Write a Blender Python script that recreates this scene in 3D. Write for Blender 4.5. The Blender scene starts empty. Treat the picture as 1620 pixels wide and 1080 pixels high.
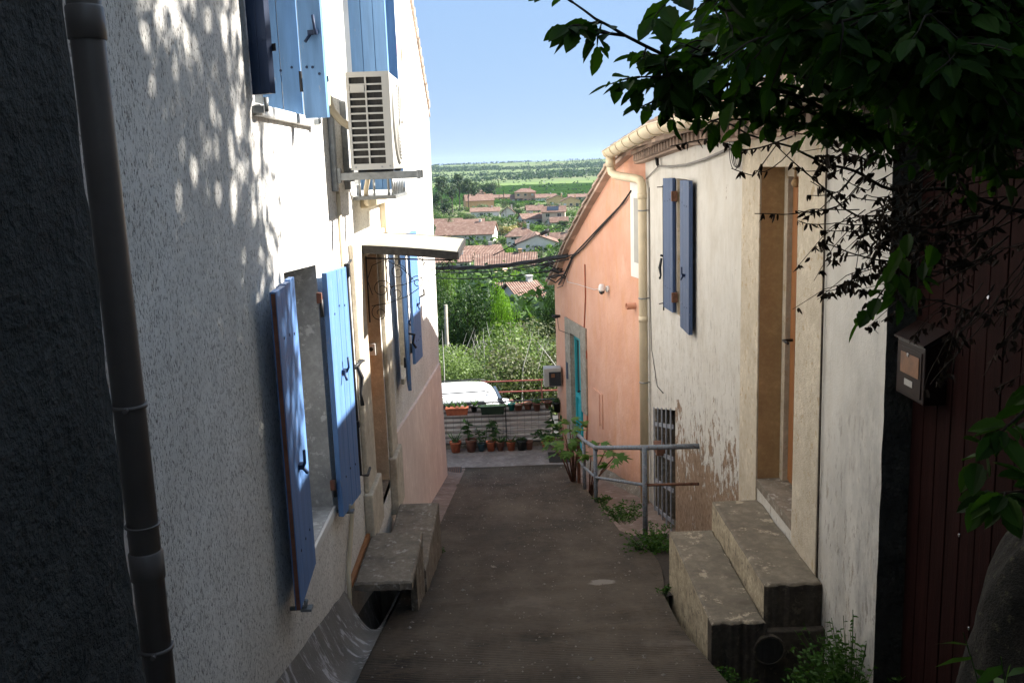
import bpy, bmesh, math, random
from mathutils import Vector, Matrix, noise as mnoise
from mathutils.geometry import tessellate_polygon
R = math.radians
random.seed(7)
S = bpy.context.scene
COL = S.collection

# ------------------------------------------------------------------ camera
F, PITCH, ROLL, YAW, CZ = 1485.0, 10.6, -2.0, -0.2, 1.6
CM = Matrix.Rotation(R(YAW), 3, 'Z') @ Matrix.Rotation(R(90-PITCH), 3, 'X') @ Matrix.Rotation(R(ROLL), 3, 'Z')
cam = bpy.data.cameras.new('camera'); camo = bpy.data.objects.new('camera', cam); COL.objects.link(camo)
cam.sensor_width = 36; cam.lens = F/1620*36; cam.clip_end = 20000; cam.clip_start = 0.05
camo.matrix_world = Matrix.Translation((0, 0, CZ)) @ CM.to_4x4()
S.camera = camo
ORG = Vector((0, 0, CZ))
# ------------------------------------------------------------------ light
SUN_DIR = Vector((1, .25, .77)).normalized()          # towards the sun
SUN_EL = math.asin(SUN_DIR.z); SUN_AZ = math.atan2(SUN_DIR.x, SUN_DIR.y)
SKY_GAIN = 2.42
W = bpy.data.worlds.new('World'); S.world = W; W.use_nodes = True
wn = W.node_tree.nodes; wl = W.node_tree.links
sky = wn.new('ShaderNodeTexSky'); sky.sky_type = 'NISHITA'; sky.sun_disc = False
sky.sun_elevation = SUN_EL; sky.sun_rotation = SUN_AZ; sky.altitude = 50
sky.air_density = 1.0; sky.dust_density = 0.0; sky.ozone_density = 2.5
bg = wn['Background']; bg.inputs[1].default_value = 0.10
# pale-blue gradient over the Nishita sky, raised overhead to add fill light in shade
geo = wn.new('ShaderNodeTexCoord'); sep = wn.new('ShaderNodeSeparateXYZ'); wl.new(geo.outputs['Generated'], sep.inputs[0])
grad = wn.new('ShaderNodeValToRGB'); wl.new(sep.outputs[2], grad.inputs[0]); ge = grad.color_ramp.elements
ge[0].position = 0; ge[0].color = (.40,.585,.87,1); ge[1].position = 1; ge[1].color = (.70,.86,1.1,1); e_ = ge.new(.17); e_.color = (.385,.59,.93,1); e_ = ge.new(.45); e_.color = (.62,.80,1.05,1)
sc_ = wn.new('ShaderNodeVectorMath'); sc_.operation = 'SCALE'; sc_.inputs['Scale'].default_value = SKY_GAIN; wl.new(grad.outputs[0], sc_.inputs[0])
mx_ = wn.new('ShaderNodeMix'); mx_.data_type = 'RGBA'; mx_.inputs[0].default_value = .94
wl.new(sky.outputs[0], mx_.inputs[6]); wl.new(sc_.outputs[0], mx_.inputs[7]); wl.new(mx_.outputs[2], bg.inputs[0])
sl = bpy.data.lights.new('sun', 'SUN'); sl.energy = 5.0; sl.angle = R(.9); sl.color = (1, .95, .87)
so = bpy.data.objects.new('sun', sl); COL.objects.link(so)
so.rotation_euler = SUN_DIR.to_track_quat('Z', 'Y').to_euler()
S.view_settings.view_transform = 'Standard'; S.view_settings.look = 'None'
S.view_settings.exposure = 1.95; S.view_settings.gamma = 1
S.cycles.max_bounces = 12; S.cycles.diffuse_bounces = 8

# ------------------------------------------------------------------ helpers
def ray(px, py):
    return CM @ Vector(((px-810)/F, (540-py)/F, -1))
def onx(px, py, x):
    d = ray(px, py); return ORG + d*(x/d.x)
def ony(px, py, y):
    d = ray(px, py); return ORG + d*(y/d.y)
def onz(px, py, z):
    d = ray(px, py); return ORG + d*((z-CZ)/d.z)

def tag(o, label=None, cat=None, group=None, kind=None):
    if label: o['label'] = label
    if cat: o['category'] = cat
    if group: o['group'] = group
    if kind: o['kind'] = kind
    return o
def empty(name, loc, label, cat, group=None):
    o = bpy.data.objects.new(name, None); COL.objects.link(o); o.location = loc
    o.empty_display_size = .2
    return tag(o, label, cat, group)
PO = {}
class MB:
    def __init__(s): s.v = []; s.f = []; s.m = []; s.mi = 0; s.sm = False; s.s = []
    def face(s, idx): s.f.append(tuple(idx)); s.m.append(s.mi); s.s.append(s.sm)
    def poly(s, pts):
        b = len(s.v); s.v += [tuple(p) for p in pts]; s.face(range(b, b+len(pts)))
    def box(s, a, b):
        x0, y0, z0 = a; x1, y1, z1 = b
        s.hexa([(x0,y0,z0),(x1,y0,z0),(x1,y1,z0),(x0,y1,z0),(x0,y0,z1),(x1,y0,z1),(x1,y1,z1),(x0,y1,z1)])
        return s
    def hexa(s, p):
        b = len(s.v); s.v += [tuple(q) for q in p]
        for q in ((0,3,2,1),(4,5,6,7),(0,1,5,4),(1,2,6,5),(2,3,7,6),(3,0,4,7)): s.face([b+i for i in q])
    def obox(s, o, d, n, u, L, T, H):    # origin corner, unit dirs and lengths along them
        o, d, n, u = Vector(o), Vector(d)*L, Vector(n)*T, Vector(u)*H
        s.hexa([o, o+d, o+d+n, o+n, o+u, o+d+u, o+d+n+u, o+n+u])
    def bar(s, a, b, w, h=None, up=(0,0,1)):
        a, b = Vector(a), Vector(b); h = h or w; d = (b-a); L = d.length
        if L < 1e-6: return s
        d /= L; up = Vector(up)
        if abs(d.dot(up)) > .98: up = Vector((1,0,0))
        r = d.cross(up).normalized(); u = r.cross(d)
        s.obox(a - r*w/2 - u*h/2, d, r, u, L, w, h); return s
    def tube(s, pts, rad, n=8, cap=True, closed=False):
        pts = [Vector(p) for p in pts]; k = len(pts)
        rads = rad if isinstance(rad, (list, tuple)) else [rad]*k
        prev = None; base = len(s.v); sm = s.sm; s.sm = True
        for i, p in enumerate(pts):
            t = (pts[min(i+1, k-1)] - pts[max(i-1, 0)])
            t = t.normalized() if t.length > 1e-9 else Vector((0,0,1))
            if prev is None:
                a = Vector((0,0,1)) if abs(t.z) < .9 else Vector((1,0,0))
                r = t.cross(a).normalized()
            else:
                r = (prev - t*prev.dot(t))
                r = r.normalized() if r.length > 1e-6 else t.orthogonal().normalized()
            prev = r; u = t.cross(r)
            for j in range(n):
                an = 2*math.pi*j/n
                s.v.append(tuple(p + (r*math.cos(an) + u*math.sin(an))*rads[i]))
        for i in range(k-1):
            for j in range(n):
                a = base+i*n+j; b = base+i*n+(j+1) % n
                s.face((a, b, b+n, a+n))
        s.sm = sm
        if cap:
            s.face([base+j for j in reversed(range(n))]); s.face([base+(k-1)*n+j for j in range(n)])
        return s
    def lathe(s, prof, c=(0,0,0), n=16, cap=True):
        base = len(s.v); sm = s.sm; s.sm = True; k = len(prof)
        for r, z in prof:
            for j in range(n):
                a = 2*math.pi*j/n; s.v.append((c[0]+r*math.cos(a), c[1]+r*math.sin(a), c[2]+z))
        for i in range(k-1):
            for j in range(n):
                a = base+i*n+j; b = base+i*n+(j+1) % n; s.face((a, b, b+n, a+n))
        s.sm = sm
        if cap:
            s.face([base+j for j in reversed(range(n))]); s.face([base+(k-1)*n+j for j in range(n)])
        return s
    def grid(s, fn, nu, nv):
        base = len(s.v); sm = s.sm; s.sm = True
        for i in range(nu+1):
            for j in range(nv+1): s.v.append(tuple(fn(i/nu, j/nv)))
        for i in range(nu):
            for j in range(nv):
                a = base+i*(nv+1)+j; s.face((a, a+1, a+nv+2, a+nv+1))
        s.sm = sm; return s
    def cut(s):                                           # marks the start of a new separate piece
        s.cuts = getattr(s, 'cuts', [])+[(len(s.v), len(s.f))]; return s
    def build_split(s, name, mat, parent=None, bevel=0):
        cs = [(0, 0)]+getattr(s, 'cuts', [])+[(len(s.v), len(s.f))]; out = []
        for (v0, f0), (v1, f1) in zip(cs, cs[1:]):
            if v1 <= v0: continue
            q = MB(); q.v = s.v[v0:v1]; q.f = [tuple(i-v0 for i in f) for f in s.f[f0:f1]]; q.m = s.m[f0:f1]; q.s = s.s[f0:f1]
            out.append(q.build(name, mat, parent, bevel))
        return out
    def build(s, name, mats, parent=None, bevel=0, **kw):
        me = bpy.data.meshes.new(name)
        off = Vector((0,0,0))
        if parent is not None:
            p = parent
            while p is not None: off += p.location; p = p.parent
        me.from_pydata([(v[0]-off.x, v[1]-off.y, v[2]-off.z) for v in s.v], [], s.f)
        if not isinstance(mats, (list, tuple)): mats = [mats]
        for m in mats: me.materials.append(m)
        me.polygons.foreach_set('material_index', s.m)
        me.polygons.foreach_set('use_smooth', s.s)
        me.update()
        o = bpy.data.objects.new(name, me); COL.objects.link(o); o.parent = parent
        if bevel:
            b = o.modifiers.new('bevel', 'BEVEL'); b.width = bevel; b.segments = 2; b.limit_method = 'ANGLE'
        tag(o, **kw)
        return o
def wall_face(mb, outer, holes, to3, depth=None, dn=None):
    """flat polygon with holes; reveals dn*depth deep behind each hole"""
    loops = [[Vector((p[0], p[1], 0)) for p in outer]] + [[Vector((p[0], p[1], 0)) for p in h] for h in holes]
    flat = [p for l in loops for p in l]; b = len(mb.v)
    mb.v += [tuple(to3(p.x, p.y)) for p in flat]
    for t in tessellate_polygon(loops): mb.face([b+i for i in t])
    if depth:
        for h in holes:
            for i in range(len(h)):
                a = Vector(to3(*h[i])); c = Vector(to3(*h[(i+1) % len(h)])); d = Vector(dn)*depth
                mb.poly([a, c, c+d, a+d])
def rect(y0, y1, z0, z1): return [(y0,z0),(y1,z0),(y1,z1),(y0,z1)]

# ------------------------------------------------------------------ materials
class Mat:
    def __init__(s, name, rough=.8, spec=.3, world=False):
        s.m = bpy.data.materials.new(name); s.m.use_nodes = True; s.t = s.m.node_tree
        s.b = s.t.nodes['Principled BSDF']; s.b.inputs['Roughness'].default_value = rough
        s.b.inputs['Specular IOR Level'].default_value = spec
        s.tc = s.t.nodes.new('ShaderNodeTexCoord'); s.obj = s.tc.outputs['Object']
        if world: s.obj = s.t.nodes.new('ShaderNodeNewGeometry').outputs['Position']
    def put(s, sock, v):
        if isinstance(v, bpy.types.NodeSocket): s.t.links.new(v, sock)
        elif isinstance(v, (tuple, list)):
            sock.default_value = (*v, 1) if len(v) == 3 and len(sock.default_value) == 4 else v
        else: sock.default_value = v
    def map(s, sc=(1,1,1), rot=(0,0,0), src=None, loc=(0,0,0)):
        n = s.t.nodes.new('ShaderNodeMapping'); s.put(n.inputs[0], src or s.obj)
        n.inputs['Scale'].default_value = sc; n.inputs['Rotation'].default_value = rot; n.inputs['Location'].default_value = loc
        return n.outputs[0]
    def noise(s, sc, det=4, rough=.55, vec=None, dist=0):
        n = s.t.nodes.new('ShaderNodeTexNoise'); s.put(n.inputs['Vector'], vec or s.obj)
        n.inputs['Scale'].default_value = sc; n.inputs['Detail'].default_value = det
        n.inputs['Roughness'].default_value = rough; n.inputs['Distortion'].default_value = dist
        return n.outputs['Fac']
    def vor(s, sc, vec=None, feat='F1', out='Distance'):
        n = s.t.nodes.new('ShaderNodeTexVoronoi'); n.feature = feat; s.put(n.inputs['Vector'], vec or s.obj)
        n.inputs['Scale'].default_value = sc; return n.outputs[out]
    def wave(s, sc, dist=0, det=2, vec=None, dir='X', dsc=1):
        n = s.t.nodes.new('ShaderNodeTexWave'); n.bands_direction = dir; s.put(n.inputs['Vector'], vec or s.obj)
        n.inputs['Scale'].default_value = sc; n.inputs['Distortion'].default_value = dist
        n.inputs['Detail'].default_value = det; n.inputs['Detail Scale'].default_value = dsc
        return n.outputs['Fac']
    def ramp(s, fac, stops):
        n = s.t.nodes.new('ShaderNodeValToRGB'); s.put(n.inputs[0], fac); e = n.color_ramp.elements
        while len(e) < len(stops): e.new(.5)
        for k, (p, c) in zip(e, stops):
            k.position = p; k.color = (c, c, c, 1) if not isinstance(c, (tuple, list)) else (*c, 1)
        return n.outputs[0]
    def mix(s, f, a, b, mode='MIX'):
        n = s.t.nodes.new('ShaderNodeMix'); n.data_type = 'RGBA'; n.blend_type = mode
        s.put(n.inputs[0], f); s.put(n.inputs[6], a); s.put(n.inputs[7], b); return n.outputs[2]
    def math(s, op, a, b=0, c=None, clamp=False):
        n = s.t.nodes.new('ShaderNodeMath'); n.operation = op; s.put(n.inputs[0], a); s.put(n.inputs[1], b)
        if c is not None: s.put(n.inputs[2], c)
        n.use_clamp = clamp; return n.outputs[0]
    def xyz(s, src=None):
        n = s.t.nodes.new('ShaderNodeSeparateXYZ'); s.put(n.inputs[0], src or s.obj); return n.outputs
    def rng(s, v, a, b, c=0, d=1):
        n = s.t.nodes.new('ShaderNodeMapRange'); s.put(n.inputs[0], v)
        for i, q in enumerate((a, b, c, d)): n.inputs[i+1].default_value = q
        return n.outputs[0]
    def bump(s, h, st=.5, d=.01, nrm=None):
        n = s.t.nodes.new('ShaderNodeBump'); n.inputs['Strength'].default_value = st; n.inputs['Distance'].default_value = d
        s.put(n.inputs['Height'], h)
        if nrm: s.put(n.inputs['Normal'], nrm)
        return n.outputs[0]
    def col(s, c): s.put(s.b.inputs['Base Color'], c); return s
    def nrm(s, n): s.put(s.b.inputs['Normal'], n); return s
    def rand(s):
        n = s.t.nodes.new('ShaderNodeObjectInfo'); return n.outputs['Random']

def simple(name, c, rough=.6, var=.25, sc=8, bump=0, bsc=40, spec=.3, metal=0, vec=(1,1,1)):
    m = Mat(name, rough, spec); v = m.map(vec)
    n = m.noise(sc, 5, .6, v)
    d = tuple(x*(1-var) for x in c); u = tuple(min(1, x*(1+var)) for x in c)
    m.col(m.ramp(n, [(.3, d), (.7, u)])); m.b.inputs['Metallic'].default_value = metal
    if bump: m.nrm(m.bump(m.noise(bsc, 4, .6, v), bump, .01))
    return m.m

def crepi():
    m = Mat('rough_render_white', .93, .1, True)
    v = m.map((1, 1, .42))
    n = m.noise(150, 3, .6, v); n2 = m.noise(9, 4, .6)
    pit = m.ramp(n, [(.34, 0), (.44, 1)])
    base = m.ramp(n2, [(.3, (.77,.75,.71)), (.7, (.87,.85,.81))])
    x = m.xyz(); low = m.rng(m.math('ADD', x[2], m.math('MULTIPLY', x[1], .22)), .7, -.1)
    dirt = m.math('MULTIPLY', low, m.noise(3, 5, .7, m.map((1,1,.5))), clamp=True)
    base = m.mix(dirt, base, (.34,.28,.20))
    base = m.mix(m.ramp(m.noise(1.1, 6, .7, m.map((1,1,.7), loc=(2,4,1))), [(.42, 0), (.62, .45)]), base, (.56,.53,.48))
    streak = m.ramp(m.noise(6, 3, .6, m.map((1, 3, .12))), [(.6, 0), (.85, .35)])
    base = m.mix(streak, base, (.50,.46,.40))
    c = m.mix(pit, (.24,.215,.19), base)
    m.col(c)
    h = m.math('ADD', n, m.math('MULTIPLY', m.noise(260, 2, .5, v), .25))
    m.nrm(m.bump(m.ramp(h, [(.4, 0), (.62, 1)]), .7, .006)); return m.m
def worn_wall():
    m = Mat('worn_lime_wall', .92, .1, True)
    x = m.xyz(); n = m.noise(3.2, 7, .68); nf = m.noise(11, 8, .75, m.map((1, 1, .6)))
    hgt = m.math('ADD', x[2], m.math('MULTIPLY', m.math('SUBTRACT', x[1], 7.4), .16))   # follows the slope
    a = m.math('ADD', m.rng(hgt, -.3, -1.35), m.math('MULTIPLY', m.math('SUBTRACT', nf, .5), 2.6))
    a = m.math('ADD', a, m.math('MULTIPLY', m.math('SUBTRACT', n, .5), 2.4))
    ymask = m.math('MULTIPLY', m.rng(x[1], 6.3, 7.0), m.rng(x[1], 10.2, 9.4))
    a = m.math('MULTIPLY', a, ymask)
    peel = m.ramp(a, [(.60, 0), (.64, 1)])
    base = m.ramp(n, [(.25, (.46,.43,.38)), (.5, (.55,.53,.49)), (.75, (.60,.58,.54))])
    fl = m.ramp(m.noise(26, 5, .75, m.map((1, 1, .28))), [(.585, 0), (.63, 1)])
    fz = m.math('MULTIPLY', fl, m.rng(m.math('ADD', x[2], m.math('MULTIPLY', m.noise(2.0, 2), 1.6)), 1.5, -.2))
    base = m.mix(m.math('MULTIPLY', fz, .75), base, (.33,.26,.19))
    st = m.ramp(m.noise(3.2, 5, .65, m.map((1, 1.6, .22))), [(.5, 0), (.75, .4)])
    base = m.mix(st, base, (.42,.37,.29))
    br = m.ramp(m.noise(22, 6, .7), [(.3, (.13,.085,.055)), (.5, (.26,.18,.125)), (.7, (.34,.25,.18))])
    base = m.mix(m.math('MULTIPLY', m.ramp(m.noise(17, 7, .8, m.map((1, 1, .35), loc=(3,1,4))), [(.57, 0), (.60, 1)]), m.rng(m.math('ADD', x[2], m.math('MULTIPLY', m.noise(1.4, 3), 1.8)), 1.9, .0)), base, (.24,.215,.19))
    gr = m.math('MULTIPLY', m.rng(x[1], 5.1, 4.25), m.rng(x[2], 1.6, -.7))
    gn = m.ramp(m.noise(3.5, 8, .75, m.map((1, 1, .5), loc=(2,8,1))), [(.42, 0), (.58, 1)])
    base = m.mix(m.math('MULTIPLY', gr, m.math('MULTIPLY', gn, .9), clamp=True), base, (.27,.265,.26))
    m.col(m.mix(peel, base, br))
    h = m.math('SUBTRACT', m.math('MULTIPLY', m.noise(60, 5, .7), .35), m.math('MULTIPLY', peel, .8))
    h = m.math('SUBTRACT', h, m.math('MULTIPLY', fz, .5))
    m.nrm(m.bump(h, .7, .012)); return m.m
def pink_wall():
    m = Mat('salmon_render', .9, .12, True)
    n = m.noise(1.3, 6, .6); n2 = m.noise(6, 5, .6, m.map((1, 1, .3)))
    c = m.ramp(n, [(.3, (.60,.32,.225)), (.7, (.71,.43,.325))])
    c = m.mix(m.ramp(n2, [(.5, 0), (.72, .5)]), c, (.64,.33,.17))
    x = m.xyz(); damp = m.math('MULTIPLY', m.rng(x[2], -2.0, -3.0), m.noise(7, 5, .7), clamp=True)
    c = m.mix(damp, c, (.24,.12,.07))
    c = m.mix(m.ramp(m.noise(2.3, 7, .7, m.map((1,1,.6), loc=(4,1,2))), [(.58, 0), (.66, .4)]), c, (.74,.50,.40)); c = m.mix(m.ramp(m.noise(30, 4, .7, m.map((1,1,.25))), [(.66, 0), (.72, .5)]), c, (.36,.18,.12))
    m.col(c); m.nrm(m.bump(m.noise(90, 4, .6), .3, .005, m.bump(m.noise(5, 5, .65), .5, .04))); return m.m
def ramp_mat():
    m = Mat('grooved_concrete_ramp', .85, .25, True)
    v = m.map((.35, 1, 1)); n = m.noise(2.2, 6, .65)
    w = m.wave(11, 1.5, 4, m.map((1,1,1)), 'Y', 2.4)
    w2 = m.noise(52, 5, .75, m.map((.22, 1, .2))); gr = m.noise(210, 3, .6)
    c = m.ramp(n, [(.25, (.046,.033,.022)), (.5, (.092,.066,.044)), (.75, (.145,.110,.078))])
    c = m.mix(m.ramp(w2, [(.38, .85), (.52, 0)]), c, (.022,.018,.014)); c = m.mix(m.ramp(gr, [(.3, .5), (.5, 0)]), c, (.04,.033,.028)); c = m.mix(m.ramp(gr, [(.62, 0), (.75, .6)]), c, (.34,.30,.26))
    c = m.mix(m.ramp(w, [(.05, .9), (.6, 0)]), c, (.018,.015,.012))
    sp = m.ramp(m.vor(17), [(.05, 1), (.09, 0)]); sm = m.ramp(m.noise(4, 3), [(.42, 0), (.62, 1)])
    c = m.mix(m.math('MULTIPLY', sp, sm), c, (.45,.42,.38))
    pat = m.ramp(m.noise(1.1, 5, .7, m.map((1,1,1), loc=(3.1,.7,0))), [(.62, 0), (.68, .6)])
    c = m.mix(pat, c, (.17,.14,.12))
    trk = m.ramp(m.noise(.9, 5, .7, m.map((1.3,.35,1), loc=(1,5,0))), [(.4, 0), (.6, .55)]); c = m.mix(trk, c, (.17,.135,.10)); c = m.mix(m.ramp(m.noise(.7, 6, .75, m.map((1,.6,1), loc=(7,2,0))), [(.52, 0), (.64, .6)]), c, (.05,.038,.03))
    X = m.xyz(); wob = m.math('MULTIPLY', m.math('SUBTRACT', m.noise(9, 5, .7), .5), .16)
    dx = m.math('MULTIPLY', m.math('SUBTRACT', X[0], .62), 1.0); dy = m.math('MULTIPLY', m.math('SUBTRACT', X[1], 6.42), 1.1)
    dd = m.math('ADD', m.math('SQRT', m.math('ADD', m.math('MULTIPLY', dx, dx), m.math('MULTIPLY', dy, dy))), wob)
    c = m.mix(m.ramp(dd, [(.07, .8), (.10, 0)]), c, (.30,.27,.24))
    m.col(c); h = m.math('ADD', m.math('ADD', m.math('MULTIPLY', w, .5), w2), m.math('MULTIPLY', gr, .6))
    m.nrm(m.bump(h, .9, .018)); return m.m
def concrete(name, c, dark=(.06,.055,.05), sc=5, spots=None, bump=.5):
    m = Mat(name, .88, .2, True); n = m.noise(sc, 8, .7); n2 = m.noise(sc*5, 6, .7)
    k = m.ramp(n, [(.3, dark), (.52, c), (.75, tuple(min(1, q*1.35) for q in c))])
    k = m.mix(m.ramp(n2, [(.45, .45), (.6, 0)]), k, dark)
    if spots: k = m.mix(m.ramp(m.noise(sc*2.3, 7, .75, m.map((1,1,1), loc=(5,2,1))), [(.57, 0), (.61, .85)]), k, spots)
    m.col(k); m.nrm(m.bump(m.math('ADD', n2, m.noise(120, 3, .6)), bump, .006)); return m.m
def paint_wood(name, c, rough=.55, worn=(.30,.26,.22), amt=.63):
    m = Mat(name, rough, .35); v = m.map((6, 6, .5)); n = m.noise(4, 5, .6, v)
    k = m.ramp(n, [(.3, tuple(q*.82 for q in c)), (.7, tuple(min(1, q*1.12) for q in c))])
    k = m.mix(m.ramp(m.noise(9, 6, .75, m.map((4, 4, .9))), [(amt, 0), (amt+.05, .8)]), k, worn)
    m.col(k); m.nrm(m.bump(m.noise(30, 4, .6, v), .3, .003)); return m.m
def tile_mat(name, hue=(.42,.22,.15), sc=2.2):
    m = Mat(name, .9, .1)
    v = m.vor(3.2, m.map((1,1,1)), out='Color'); n = m.noise(2.5, 5, .6)
    t = m.xyz(v)[0]
    c = m.ramp(t, [(0, tuple(q*.65 for q in hue)), (.5, hue), (.85, tuple(min(1,q*1.35) for q in hue)), (1, (.55,.42,.32))])
    c = m.mix(m.math('MULTIPLY', n, .45), c, (.30,.24,.19))
    m.col(c); return m.m
def leafmat(name, a, b, trans=.35, rough=.5):
    m = Mat(name, rough, .15); n = m.noise(3, 3, .6); g = m.t.nodes.new('ShaderNodeNewGeometry')
    r = m.math('ADD', m.math('MULTIPLY', n, .5), m.math('MULTIPLY', g.outputs['Random Per Island'], .5))
    c = m.ramp(r, [(.2, a), (.75, b)]); m.col(c)
    if trans:
        tr = m.t.nodes.new('ShaderNodeBsdfTranslucent'); m.put(tr.inputs[0], m.mix(1.0, c, (1.3,1.5,.6), 'MULTIPLY'))
        mx = m.t.nodes.new('ShaderNodeMixShader'); mx.inputs[0].default_value = trans
        m.t.links.new(m.b.outputs[0], mx.inputs[1]); m.t.links.new(tr.outputs[0], mx.inputs[2])
        m.t.links.new(mx.outputs[0], m.t.nodes['Material Output'].inputs[0])
    return m.m
def glass_dark(name='window_glass', c=(.03,.035,.04)):
    m = Mat(name, .08, .8); m.col(c); return m.m

M = {}
M['crepi'] = crepi(); M['worn'] = worn_wall(); M['pink'] = pink_wall(); M['ramp'] = ramp_mat()
M['rough_dark'] = None
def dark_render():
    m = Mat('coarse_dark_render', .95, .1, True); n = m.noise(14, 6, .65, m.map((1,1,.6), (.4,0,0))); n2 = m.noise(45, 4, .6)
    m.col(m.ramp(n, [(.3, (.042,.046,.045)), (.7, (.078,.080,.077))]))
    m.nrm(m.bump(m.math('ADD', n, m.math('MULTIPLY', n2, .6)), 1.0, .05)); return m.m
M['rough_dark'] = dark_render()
M['smooth_cream'] = concrete('cream_trim', (.60,.54,.44), (.40,.34,.26), 6, bump=.25)
M['reveal_tan'] = concrete('tan_reveal', (.62,.52,.39), (.46,.37,.27), 9, bump=.5)
M['ochre'] = concrete('ochre_reveal', (.40,.27,.14), (.30,.19,.10), 7, bump=.35)
M['surround'] = concrete('cream_surround', (.54,.48,.385), (.42,.36,.275), 5, spots=(.40,.31,.20), bump=.9)
M['peach'] = concrete('peach_dado', (.78,.64,.57), (.68,.54,.47), 2.5, bump=.25)
M['plaster_grey'] = concrete('grey_plaster', (.40,.40,.40), (.26,.26,.26), 7, spots=(.6,.6,.6), bump=.4)
M['white_paint'] = simple('white_paint', (.72,.71,.68), .6, .08, 5, .1)
M['conc'] = concrete('old_concrete', (.23,.195,.155), (.12,.10,.08), 5, spots=(.38,.35,.31))
M['conc_dark'] = concrete('dark_concrete', (.085,.07,.055), (.035,.03,.026), 6, spots=(.12,.10,.075))
M['conc_cream'] = concrete('step_concrete', (.20,.17,.13), (.11,.092,.07), 3.6, spots=(.40,.34,.25))
M['riser'] = concrete('cream_riser', (.48,.41,.29), (.20,.165,.12), 9, spots=(.12,.10,.08), bump=.6)
M['terrace'] = concrete('pale_concrete', (.27,.235,.22), (.15,.125,.115), 2.5, spots=(.30,.27,.26))
M['floor2'] = concrete('pink_tinted_concrete', (.24,.18,.15), (.13,.09,.07), 2.2, spots=(.30,.25,.22))
M['gutter_c'] = None
def channel():
    m = Mat('stained_channel_concrete', .7, .4, True); n = m.noise(6, 7, .7, m.map((.8,2.2,.8), (0,0,.5), ), 1.5)
    n2 = m.noise(2.5, 5, .6)
    c = m.ramp(n2, [(.3, (.095,.088,.078)), (.7, (.18,.165,.15))])
    c = m.mix(m.ramp(n, [(.54, 0), (.62, .9)]), c, (.42,.41,.42)); m.col(c)
    m.nrm(m.bump(m.noise(50, 5, .7), .6, .008)); return m.m
M['gutter_c'] = channel()
M['blue'] = paint_wood('blue_shutter_paint', (.095,.20,.43), amt=.60, worn=(.22,.24,.30))
M['blue_up'] = paint_wood('sky_blue_paint', (.13,.26,.47), amt=.64, worn=(.34,.38,.42))
M['navy'] = paint_wood('navy_paint', (.014,.030,.075), amt=.70)
M['slate_blue'] = paint_wood('slate_blue_paint', (.045,.078,.17), worn=(.3,.3,.32), amt=.62)
M['grille_paint'] = simple('grey_blue_grille_paint', (.22,.23,.26), .6, .3, 14)
M['rust_edge'] = simple('rust_brown_edge', (.16,.07,.045), .8, .3, 20)
M['turq'] = paint_wood('turquoise_paint', (.03,.36,.42), amt=.75)
M['black_iron'] = simple('black_iron', (.018,.018,.02), .5, .3, 30)
M['rust'] = simple('rusty_iron', (.15,.075,.05), .8, .45, 25, .3)
M['galv'] = simple('galvanised_steel', (.28,.29,.29), .45, .25, 18, .1, metal=.6)
M['rail'] = concrete('grey_blue_rail_paint', (.22,.25,.29), (.12,.13,.15), 14, spots=(.14,.07,.04), bump=.3)
M['ac_white'] = simple('ac_casing', (.44,.43,.40), .45, .05, 4)
M['ac_dark'] = simple('ac_fins', (.03,.028,.025), .6, .4, 60, vec=(1,1,.2))
M['pvc_cream'] = simple('cream_pvc', (.62,.53,.38), .45, .1, 5)
M['pvc_dark'] = simple('brown_pvc', (.16,.14,.13), .35, .12, 6)
M['awn'] = simple('aged_polycarbonate', (.30,.275,.21), .5, .12, 4)
M['awn_edge'] = simple('black_awning_edge', (.03,.028,.027), .6, .5, 30)
M['wood_door'] = paint_wood('varnished_door', (.30,.13,.05), worn=(.12,.06,.03))
M['stone'] = concrete('limestone', (.36,.33,.28), (.20,.18,.15), 6, bump=.5)
M['glass'] = glass_dark()
M['tile'] = tile_mat('canal_tile', (.30,.19,.14))
M['tile_old'] = tile_mat('weathered_tile', (.34,.25,.20))
M['verge_tile'] = tile_mat('pinkish_tan_tile', (.46,.35,.29))
M['pale_tile'] = tile_mat('pale_limewashed_tile', (.52,.42,.34))
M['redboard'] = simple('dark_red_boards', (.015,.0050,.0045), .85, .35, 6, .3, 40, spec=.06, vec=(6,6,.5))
M['boxbrown'] = simple('letterbox_enamel', (.010,.0035,.003), .45, .15, 6, spec=.2)
M['kraft'] = simple('kraft_paper', (.16,.07,.03), .35, .35, 20, spec=.6)
M['steel'] = simple('chrome', (.6,.6,.6), .25, .1, 5, metal=1)
M['white_plastic'] = simple('white_plastic', (.75,.75,.74), .35, .04, 5)
M['grey_plastic'] = simple('grey_plastic', (.38,.37,.35), .5, .1, 5)
M['cable'] = simple('black_cable', (.02,.02,.022), .6, .2, 20)
M['cable_grey'] = simple('grey_cable', (.20,.19,.18), .6, .2, 20)
M['terra'] = simple('terracotta', (.34,.10,.05), .75, .3, 12, .2)
M['terra_dark'] = simple('dark_terracotta', (.16,.07,.05), .8, .3, 12, .2)
M['pot_black'] = simple('black_plastic_pot', (.02,.022,.022), .5, .3, 12)
M['pot_green'] = simple('green_plastic_pot', (.02,.15,.13), .4, .15, 12)
M['pot_blue'] = simple('petrol_pot', (.03,.07,.09), .5, .15, 12)
M['soil'] = simple('soil', (.03,.022,.016), .95, .4, 40, .5)
M['bark'] = simple('bark', (.075,.06,.048), .95, .4, 12, .8, 30, vec=(1,1,.3))
M['twig'] = simple('twig', (.035,.027,.02), .9, .3, 20)
M['elm_leaf'] = leafmat('elm_leaf', (.010,.030,.006), (.040,.095,.012), .40, .6)
M['dead_leaf'] = leafmat('dead_leaf', (.018,.012,.009), (.035,.024,.017), .05, .8)
M['weed'] = leafmat('weed_leaf', (.03,.07,.015), (.07,.15,.03), .3)
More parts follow.
